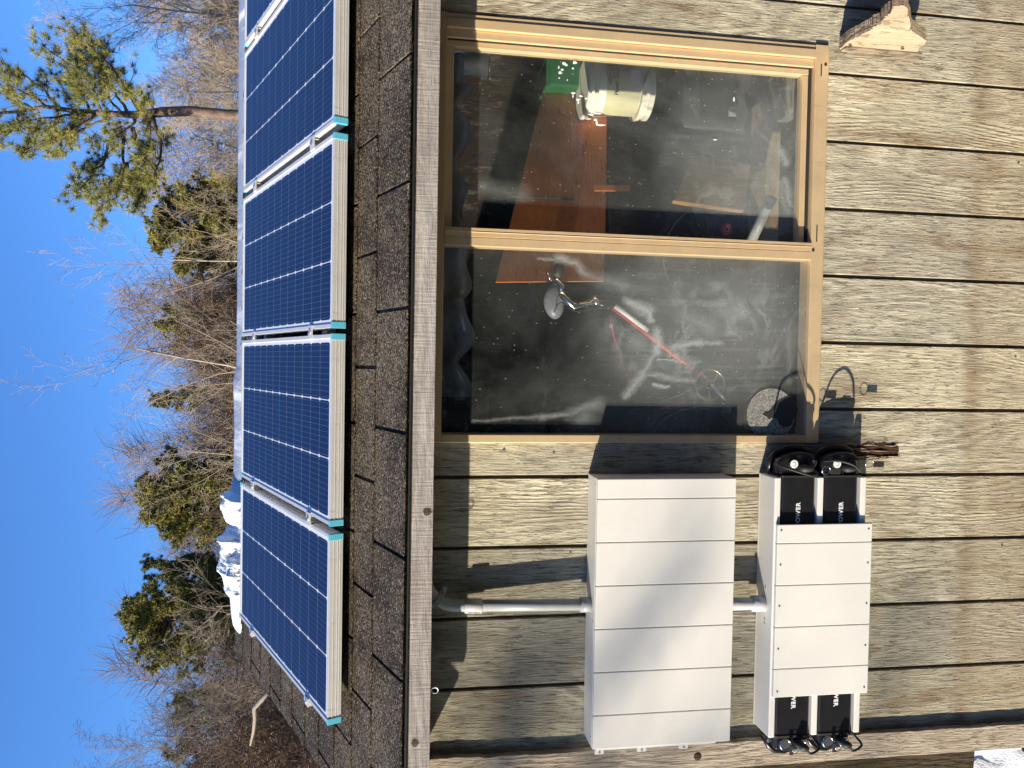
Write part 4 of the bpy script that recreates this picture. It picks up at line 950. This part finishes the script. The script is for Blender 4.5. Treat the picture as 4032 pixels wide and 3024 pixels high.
def bare_tree(base, H, seed, mat, label, dens=1.0, lean=(0, 0), r0=None, leaf=None, up=.05, group='bare trees behind the shed', levels=4, name='bare_tree', cat='tree', stems=1, rmin=.0020, fork=None, ang=None):
    rng = random.Random(seed); t = thing(name, tuple(base), label, cat, group); mb = MB(); tips = []
    o = dict(curl=.09, up=up, rmin=rmin, taper=.75, kids=[13*dens, 8*dens, 6*dens, 3.4*dens, 2], start=[.25, .12, .1, .1, .1], ang=ang or [36, 38, 40, 42, 40], lk=[.40, .50, .50, .46, .45], rk=.5)
    for s_ in range(stems):
        d = Vector((lean[0]+rng.uniform(-.22, .22)*(stems > 1), lean[1], 1)).normalized()
        tips += grow(mb, rng, Vector(base)+Vector((rng.uniform(-.25, .25)*(stems > 1), 0, 0)), d, H*rng.uniform(.8, 1.0) if stems > 1 else H, (r0 or H*.0068)*(1 if stems == 1 else .7), 0, levels, o)
    mb.build('trunk', mat, t, smooth=True)
    if leaf:
        lf = MB()
        for (p, d) in tips:
            if rng.random() > leaf[1]: continue
            for k in range(rng.randint(1, 3)):
                c = p+Vector((rng.gauss(0, .05), rng.gauss(0, .05), rng.gauss(0, .05))); a = Vector((rng.gauss(0, 1), rng.gauss(0, 1), rng.gauss(0, 1))).normalized(); b = a.orthogonal().normalized(); s_ = rng.uniform(.012, .026)
                q = len(lf.v); lf.v += [tuple(c-a*s_), tuple(c+b*s_*.5), tuple(c+a*s_), tuple(c-b*s_*.5)]; lf.f.append((q, q+1, q+2, q+3))
        if lf.v: lf.build('crown', leaf[0], t)
    return t
def tuft(lf, rng, c, d, size, n, w):
    for k in range(n):
        v = (d*rng.uniform(.15, 1.0)+Vector((rng.gauss(0, .6), rng.gauss(0, .6), rng.gauss(0, .6)))).normalized()
        s_ = v.cross(Vector((rng.gauss(0, 1), rng.gauss(0, 1), rng.gauss(0, 1)))).normalized()*w; e = c+v*size*rng.uniform(.6, 1.05)
        q = len(lf.v); lf.v += [tuple(c+s_*.6), tuple(c-s_*.6), tuple(e)]; lf.f.append((q, q+1, q+2))
def pine(base, trunk_pts, rads, limbs, seed, label, mat, tsize=.11, tn=34, tw=.0045, sub=7, name='pine_tree', group='evergreens behind the shed', spread=.5):
    rng = random.Random(seed); t = thing(name, tuple(base), label, 'tree', group)
    wd = MB(); wd.tube(trunk_pts, rads, 10); lf = MB()
    for (p, e, r) in limbs:
        p, e = Vector(p), Vector(e); L = (e-p).length; n = 7; pts = [p]; ax = (e-p).normalized()
        for i in range(1, n+1):
            f = i/n; pts.append(p.lerp(e, f)+Vector((rng.gauss(0, .03), rng.gauss(0, .03), rng.gauss(0, .03)))*L*.5+Vector((0, 0, -.10*L*math.sin(f*math.pi))))
        wd.tube(pts, [r*(1-.8*i/n) for i in range(n+1)], 6, cap=False)
        m_ = max(3, int(sub*L))
        for k in range(m_):
            f = rng.uniform(.28, 1.0); i = min(n-1, int(f*n)); bp = pts[i].lerp(pts[i+1], f*n-i)
            sd_ = (ax*rng.uniform(.2, 1)+Vector((rng.gauss(0, .7), rng.gauss(0, .7), rng.gauss(.25, .5)))).normalized(); l2 = rng.uniform(.12, spread)*(1.2-.6*f)*min(1, L)
            e2 = bp+sd_*l2; mid = bp.lerp(e2, .5)+Vector((0, 0, -.03)); wd.tube([bp, mid, e2], [r*.22, r*.16, r*.1], 4, cap=False)
            for q in range(rng.randint(3, 5)):
                g_ = rng.uniform(.45, 1.05); c = bp.lerp(e2, g_)+Vector((rng.gauss(0, 1), rng.gauss(0, 1), rng.gauss(0, 1)))*tsize*.45
                tuft(lf, rng, c, (sd_+Vector((0, 0, .35))).normalized(), tsize*rng.uniform(.75, 1.15), tn, tw)
    wd.build('trunk', M['bark_pine'], t, smooth=True); lf.build('crown', mat, t)
    return t
def gp(px, py, Y): c = at(px, py, Y); return Vector((c.x, Y, gz(c.x, Y)))

# the big pine right of centre: trunk and limbs follow the photograph
Y0 = 12.0
tp = [gp(900, 455, Y0), at(1100, 460, Y0), at(900, 452, Y0), at(750, 437, Y0), at(640, 441, Y0), at(540, 452, Y0), at(430, 448, Y0), at(300, 438, Y0), at(180, 420, Y0), at(60, 440, Y0), at(-80, 452, Y0)]
tr = [.12, .10, .092, .088, .085, .065, .05, .045, .035, .028, .015]
def lb_(a, b, dy=0.0, r=.03): return (at(a[0], a[1], Y0), at(b[0], b[1], Y0+dy), r)
limbs = [lb_((560, 440), (470, 340), -.6), lb_((545, 430), (370, 235), .5, .04), lb_((540, 420), (290, 130), -.5, .04), lb_((500, 440), (265, 200), .6), lb_((400, 446), (160, 165), -.4), lb_((480, 450), (300, 300), -.9, .028),
         lb_((570, 455), (580, 590), .4, .05), lb_((540, 455), (440, 545), -.4, .035), lb_((600, 455), (600, 700), -.6, .04), lb_((440, 530), (330, 700), .2, .03), lb_((520, 500), (560, 800), .5, .04), lb_((470, 500), (450, 780), -.2, .035),
         lb_((450, 450), (130, 560), .4), lb_((380, 446), (90, 590), -.6), lb_((330, 440), (200, 600), .7), lb_((300, 438), (30, 480), -.8), lb_((240, 430), (10, 250), .3, .03), lb_((180, 420), (20, 330), -.3), lb_((120, 425), (-60, 330), .3), lb_((90, 435), (-50, 560), -.3),
         lb_((560, 560), (560, 660), -.3, .02), lb_((420, 600), (280, 760), -.4, .03), lb_((500, 640), (400, 850), .3, .03), lb_((560, 700), (520, 830), -.3, .03), lb_((350, 446), (230, 330), .9), lb_((600, 450), (560, 380), -.8, .03), lb_((420, 700), (330, 800), .2, .02), lb_((300, 250), (300, 140), .3, .015), lb_((380, 260), (380, 170), -.2, .015)]
pine(tp[0], tp, tr, limbs, 11, 'tall open-crowned pine with a bare trunk, above the right solar panels', M['pine'], tsize=.15, tn=56, tw=.0062, sub=12, spread=.55)
# dense evergreens: (crown polygon extents in the photograph, depth)
def cedar(px_top, px_bot, py0, py1, Y, seed, label, mat, shape, dens=1.0, ts=.10):
    rng = random.Random(seed); yc = (py0+py1)/2; base = gp(px_bot, yc, Y)
    top = at(px_top, yc+rng.uniform(-20, 20), Y); tp_ = [base, base.lerp(top, .5)+Vector((.1, 0, 0)), top]
    limbs = []; W_ = (at(px_bot, py0, Y)-at(px_bot, py1, Y)).length/2; zt = top.z; zb = at(px_bot, yc, Y).z-.4
    for i in range(int(64*dens)):
        f = (i+rng.random())/(64*dens); z = zb+(zt-zb)*f; w_ = W_*shape(f)*rng.uniform(.65, 1.1); a = rng.uniform(0, 2*math.pi)
        p = Vector((base.x+(top.x-base.x)*f, Y, z-.25*w_)); limbs.append((p, (p.x+math.cos(a)*w_, Y+math.sin(a)*w_*.8, min(zt, z+rng.uniform(.0, .35)*w_+.1)), .016))
    return pine(base, tp_, [.10, .07, .015], limbs, seed, label, mat, tsize=ts, tn=36, tw=.016, sub=24, name='cedar_tree', spread=.46)
dome = lambda f: (1-max(0, (f-.35)/.68)**2.2)**.6 if f < 1 else .1
cone = lambda f: .95*(1-.75*f)
cedar(620, 960, 720, 1120, 15.0, 21, 'olive green cedar directly left of the tall pine', M['cedar'], dome, 1.1)
cedar(640, 960, 1150, 1420, 17.5, 22, 'small brownish cedar half hidden by bare twigs behind the middle solar panel', M['cedar'], dome, .7)
cedar(600, 960, 1480, 1640, 18.5, 23, 'narrow dark cedar tip between bare treetops left of the middle', M['darkpine'], cone, .5)
cedar(572, 960, 1760, 2120, 14.0, 24, 'dense round-topped dark green cedar above the second solar panel', M['cedar'], dome, 1.25)
cedar(575, 960, 2140, 2330, 16.5, 25, 'slim ragged evergreen between two broad cedars above the snow lumps', M['darkpine'], cone, .7)
cedar(510, 1000, 2230, 2640, 15.0, 26, 'broad mottled cedar above the left solar panel', M['cedar'], dome, 1.3)
cedar(690, 1100, 2680, 2880, 17.0, 27, 'small dark evergreen behind the bare left end of the roof', M['darkpine'], dome, .7)
cedar(640, 1150, 2900, 3060, 19.0, 28, 'dark evergreen at the far left edge behind bare twigs', M['darkpine'], dome, .6)
# bare trees: px of top, py of the stem foot at x=950, depth
def bt(px_top, py, Y, seed, mat, label, **k):
    b = gp(1000, py, Y); top = at(px_top, py, Y); return bare_tree(b, (top.z-b.z)*(.87 if k.get('name') != 'brush' else .9), seed, M[mat], label, **k)
bt(230, 20, 13.0, 41, 'bark_tan', 'fine-twigged tan tree at the right edge behind the end solar panel', dens=1.25, ang=[24, 30, 36, 40, 40])
bt(330, 230, 14.0, 42, 'bark_tan', 'fine-twigged bushy tree just right of the tall pine trunk', dens=1.3, stems=2)
bt(560, 330, 12.5, 43, 'bark_tan', 'low tangled tan thicket tree under the right limbs of the tall pine', dens=1.2, stems=3)
bt(640, 600, 12.5, 44, 'bark_tan', 'low arching tan sapling clump left of the tall pine trunk', dens=1.1, stems=3)
bt(360, 1090, 11.0, 45, 'bark_tan', 'slender leaning sapling rising above the olive cedar into the sky', dens=.75, lean=(.10, 0), ang=[30, 34, 40, 42, 40])
bt(440, 1330, 12.0, 46, 'bark_grey', 'bare tree with spreading forked top above the middle solar panel', dens=.85, stems=2)
bt(640, 1330, 15.0, 47, 'bark_brown', 'dense brown oak still holding dry leaves behind the middle solar panel', dens=1.3, stems=3, leaf=(M['dryleaf'], .5))
bt(290, 1590, 11.0, 48, 'bark_tan', 'tallest bare tree in the middle of the treetops, with a straight pale leader', dens=.85, ang=[30, 36, 40, 42, 40])
bt(500, 1470, 12.5, 49, 'bark_grey', 'thin bare tree just right of the tallest bare one', dens=.8)
bt(680, 1600, 14.5, 50, 'bark_brown', 'low brown leafy thicket at the foot of the tallest bare tree', dens=1.25, stems=3, leaf=(M['dryleaf'], .45))
bt(600, 1730, 13.0, 51, 'bark_tan', 'bare tree with branches drooping left in front of the dense round cedar', dens=.8, lean=(-.12, 0))
bt(700, 2140, 15.0, 52, 'bark_brown', 'small bare brown tree between the two broad cedars', dens=1.1, stems=2)
bt(520, 2380, 12.5, 53, 'bark_tan', 'pale bare tree standing in front of the broad mottled cedar', dens=.8, stems=2)
bt(455, 2590, 12.0, 54, 'bark_grey', 'bare tree with fine arching twigs at the left side of the mottled cedar', dens=1.0)
bt(480, 2720, 13.5, 55, 'bark_grey', 'thin bare tree above the ridge\'s left end', dens=.9)
bt(560, 2880, 12.5, 56, 'bark_grey', 'grey bare tree over the left slope of the roof', dens=1.1, stems=2)
bt(330, 3060, 13.0, 57, 'bark_grey', 'tall grey bare tree at the left edge of the picture', dens=1.1, stems=2)
bt(800, 2750, 10.0, 58, 'bark_brown', 'reddish brown brush just behind the left end of the roof', dens=1.2, stems=4, leaf=(M['dryleaf'], .3), name='brush', cat='bush', group='brush behind the shed')
bt(860, 2950, 9.5, 59, 'bark_brown', 'brown tangled brush at the far left below the roof slope', dens=1.3, stems=5, leaf=(M['dryleaf'], .35), name='brush', cat='bush', group='brush behind the shed')
for i, (pt_, py, Y, lab) in enumerate(((790, 150, 16, 'brown brush below the tan tree at the right edge'), (800, 520, 16, 'brown brush around the foot of the tall pine'), (800, 860, 18, 'brown brush under the olive cedar'), (780, 1180, 17, 'brown brush behind the middle solar panel'), (770, 1480, 17, 'brown brush below the narrow cedar tip'), (800, 1900, 17, 'brown brush under the dense round cedar'), (780, 2330, 18, 'brown brush under the slim ragged evergreen'), (820, 2560, 17, 'brown brush behind the ridge\'s left end'))):
    bt(pt_, py, Y, 70+i, 'bark_brown', lab, dens=1.25, stems=5, leaf=(M['dryleaf'], .3), name='brush', cat='bush', group='brush behind the shed', rmin=.003)
bt(560, 720, 16.0, 61, 'bark_tan', 'bare tan tree just left of the lowest limbs of the tall pine', dens=1.1)
bt(430, 160, 15.5, 62, 'bark_tan', 'bushy tan tree between the tall pine and the right edge', dens=1.2, stems=2)
bt(560, 1210, 14.0, 63, 'bark_grey', 'fine grey bare tree right of the forked bare tree', dens=1.0, stems=2)
bt(470, 1680, 12.0, 64, 'bark_tan', 'bare tan tree directly left of the tallest bare one', dens=1.0, stems=2)
bt(650, 1960, 13.0, 65, 'bark_brown', 'low brown bare tree in front of the dense round cedar', dens=1.1, stems=2)
bt(600, 2480, 14.5, 66, 'bark_brown', 'brown bare tree behind the left solar panel\'s upper corner', dens=1.2, stems=2)
bt(600, 1270, 14.0, 67, 'bark_brown', 'tall brown leafy oak right of centre behind the third solar panel', dens=1.5, stems=2, leaf=(M['dryleaf'], .5))
bt(640, 1530, 13.5, 68, 'bark_brown', 'rounded brown leafy oak left of the narrow cedar tip', dens=1.5, stems=2, leaf=(M['dryleaf'], .5))
bt(620, 2820, 14.0, 69, 'bark_brown', 'brown leafy tree over the bare left end of the roof', dens=1.4, stems=2, leaf=(M['dryleaf'], .4))
# fallen pale limb beside the roof
lm = at(1060, 2720, 8.0)
tag(MB().tube([at(1060, 2720, 8.0), at(1030, 2755, 8.1), at(1000, 2790, 8.2), at(1003, 2830, 8.3), at(998, 2880, 8.4), at(985, 2935, 8.5)], [.028, .034, .030, .026, .022, .012], 8).build('pale_branch', M['bark_grey'], smooth=True, origin=lm), 'thick pale broken limb hanging behind the left slope of the roof', 'branch')

# a bare tree behind the photographer, towards the sun: its twigs dapple the wall
rng = random.Random(19); DS = 16.0
def sp_(x, z, d=DS): return Vector((x, 0, z))-SUN*d
tb = sp_(-2.8, -1.0); tb.z = gz(tb.x, tb.y)
tst = thing('bare_tree', tuple(tb), 'bare tree with long drooping limbs in the yard in front of the shed', 'tree', 'bare trees in front of the shed'); mt_ = MB()
mt_.tube([tb, sp_(-2.8, -1.2), sp_(-2.75, -.4), sp_(-2.65, .2), sp_(-2.6, .75)], [.16, .13, .10, .07, .02], 10)
def limb(a, b, n, w, r, droop=.1):
    for i in range(n):
        o_ = rng.uniform(-w, w); d1 = DS+rng.uniform(-1.2, 1.2); p0_ = sp_(a[0]+rng.uniform(-.03, .03), a[1]+o_*.5, d1); p1_ = sp_(b[0]+rng.uniform(-.1, .1), b[1]+o_, d1); mid = p0_.lerp(p1_, .5)+Vector((0, 0, rng.uniform(0, droop)))
        mt_.tube([p0_, mid, p1_], [r, r*.8, r*.5], 5)
        for k in range(9):
            f = rng.random(); c = p0_.lerp(p1_, f); d_ = Vector((rng.gauss(0, .18), rng.gauss(0, .15), rng.gauss(0, .18))); mt_.tube([c, c+d_*.6, c+d_], [r*.45, r*.35, r*.2], 4)
limb((-2.7, -.2), (-.78, -.42), 3, .05, .020); limb((-.80, -.44), (-.18, -.98), 4, .055, .011, .03)
limb((-2.75, -.5), (-.92, -.62), 3, .05, .018); limb((-.98, -.62), (-.80, -1.02), 4, .08, .011, .03); limb((-2.7, -.1), (-.60, -.32), 8, .12, .012, .05)
limb((-2.8, -1.1), (-.5, -1.62), 3, .06, .010)
mt_.build('trunk', M['bark_grey'], tst, smooth=True)

def thicket(name, n, y0, y1, ang0, ang1, hf, m, seed, label):
    rng = random.Random(seed); mb = MB()
    for i in range(n):
        a = R(rng.uniform(ang0, ang1)); Y = rng.uniform(y0, y1); x = CX+math.tan(a)*(Y-CY); H = hf(math.degrees(a))*rng.random()**.6*(Y+2.1); z = H
        d = Vector((rng.gauss(0, .55), rng.gauss(0, .4), rng.uniform(.2, 1.2))).normalized(); L = rng.uniform(.3, 1.3); p = Vector((x, Y, z)); w_ = Vector((rng.gauss(0, .12), rng.gauss(0, .1), rng.gauss(0, .1)))
        r_ = rng.uniform(.003, .011)
        mb.tube([p, p+d*L*.5+w_, p+d*L], [r_, r_*.7, r_*.35], 3, cap=False)
    return tag(mb.build(name, m), label, 'thicket', kind='stuff')
thicket('far_thicket', 34000, 19, 26, -38, 34, lambda d: .29+.04*math.sin(d*.55)+.025*math.sin(d*1.7), M['bark_brown'], 3, 'distant tangle of brown branches filling the gaps between the trees')
# an unseen belt of evergreens added behind the photographer (it darkens the shade and the window's reflections)
rng = random.Random(5); fw_ = MB()
for i in range(9000):
    a = R(rng.uniform(-100, 92)); d = rng.uniform(11, 19); x, y = d*math.sin(a), CY-d*math.cos(a)
    if math.degrees(a) < -33: continue
    hmax = 11+2.5*math.sin(a*9)+1.5*math.sin(a*23); z = gz(x, y)+hmax*rng.random()**.8
    for q_ in range(3):
        u1 = Vector((rng.gauss(0, 1), rng.gauss(0, 1), rng.gauss(0, .6))).normalized(); u2 = u1.orthogonal().normalized(); c = Vector((x+rng.gauss(0, .3), y+rng.gauss(0, .3), z+rng.gauss(0, .3))); s_ = rng.uniform(.25, .55)
        k_ = len(fw_.v); fw_.v += [tuple(c-u1*s_), tuple(c+u2*s_*.5), tuple(c+u1*s_), tuple(c-u2*s_*.4)]; fw_.f.append((k_, k_+1, k_+2, k_+3))
tag(fw_.build('added_evergreen_belt', leafy('deep_green_needles', (.008, .011, .006), (.022, .026, .012), 2.5)), 'dense dark evergreens added behind the viewpoint to shade the wall and window', 'wood', kind='stuff')

for o in bpy.data.objects:
    if '_o' in o: del o['_o']
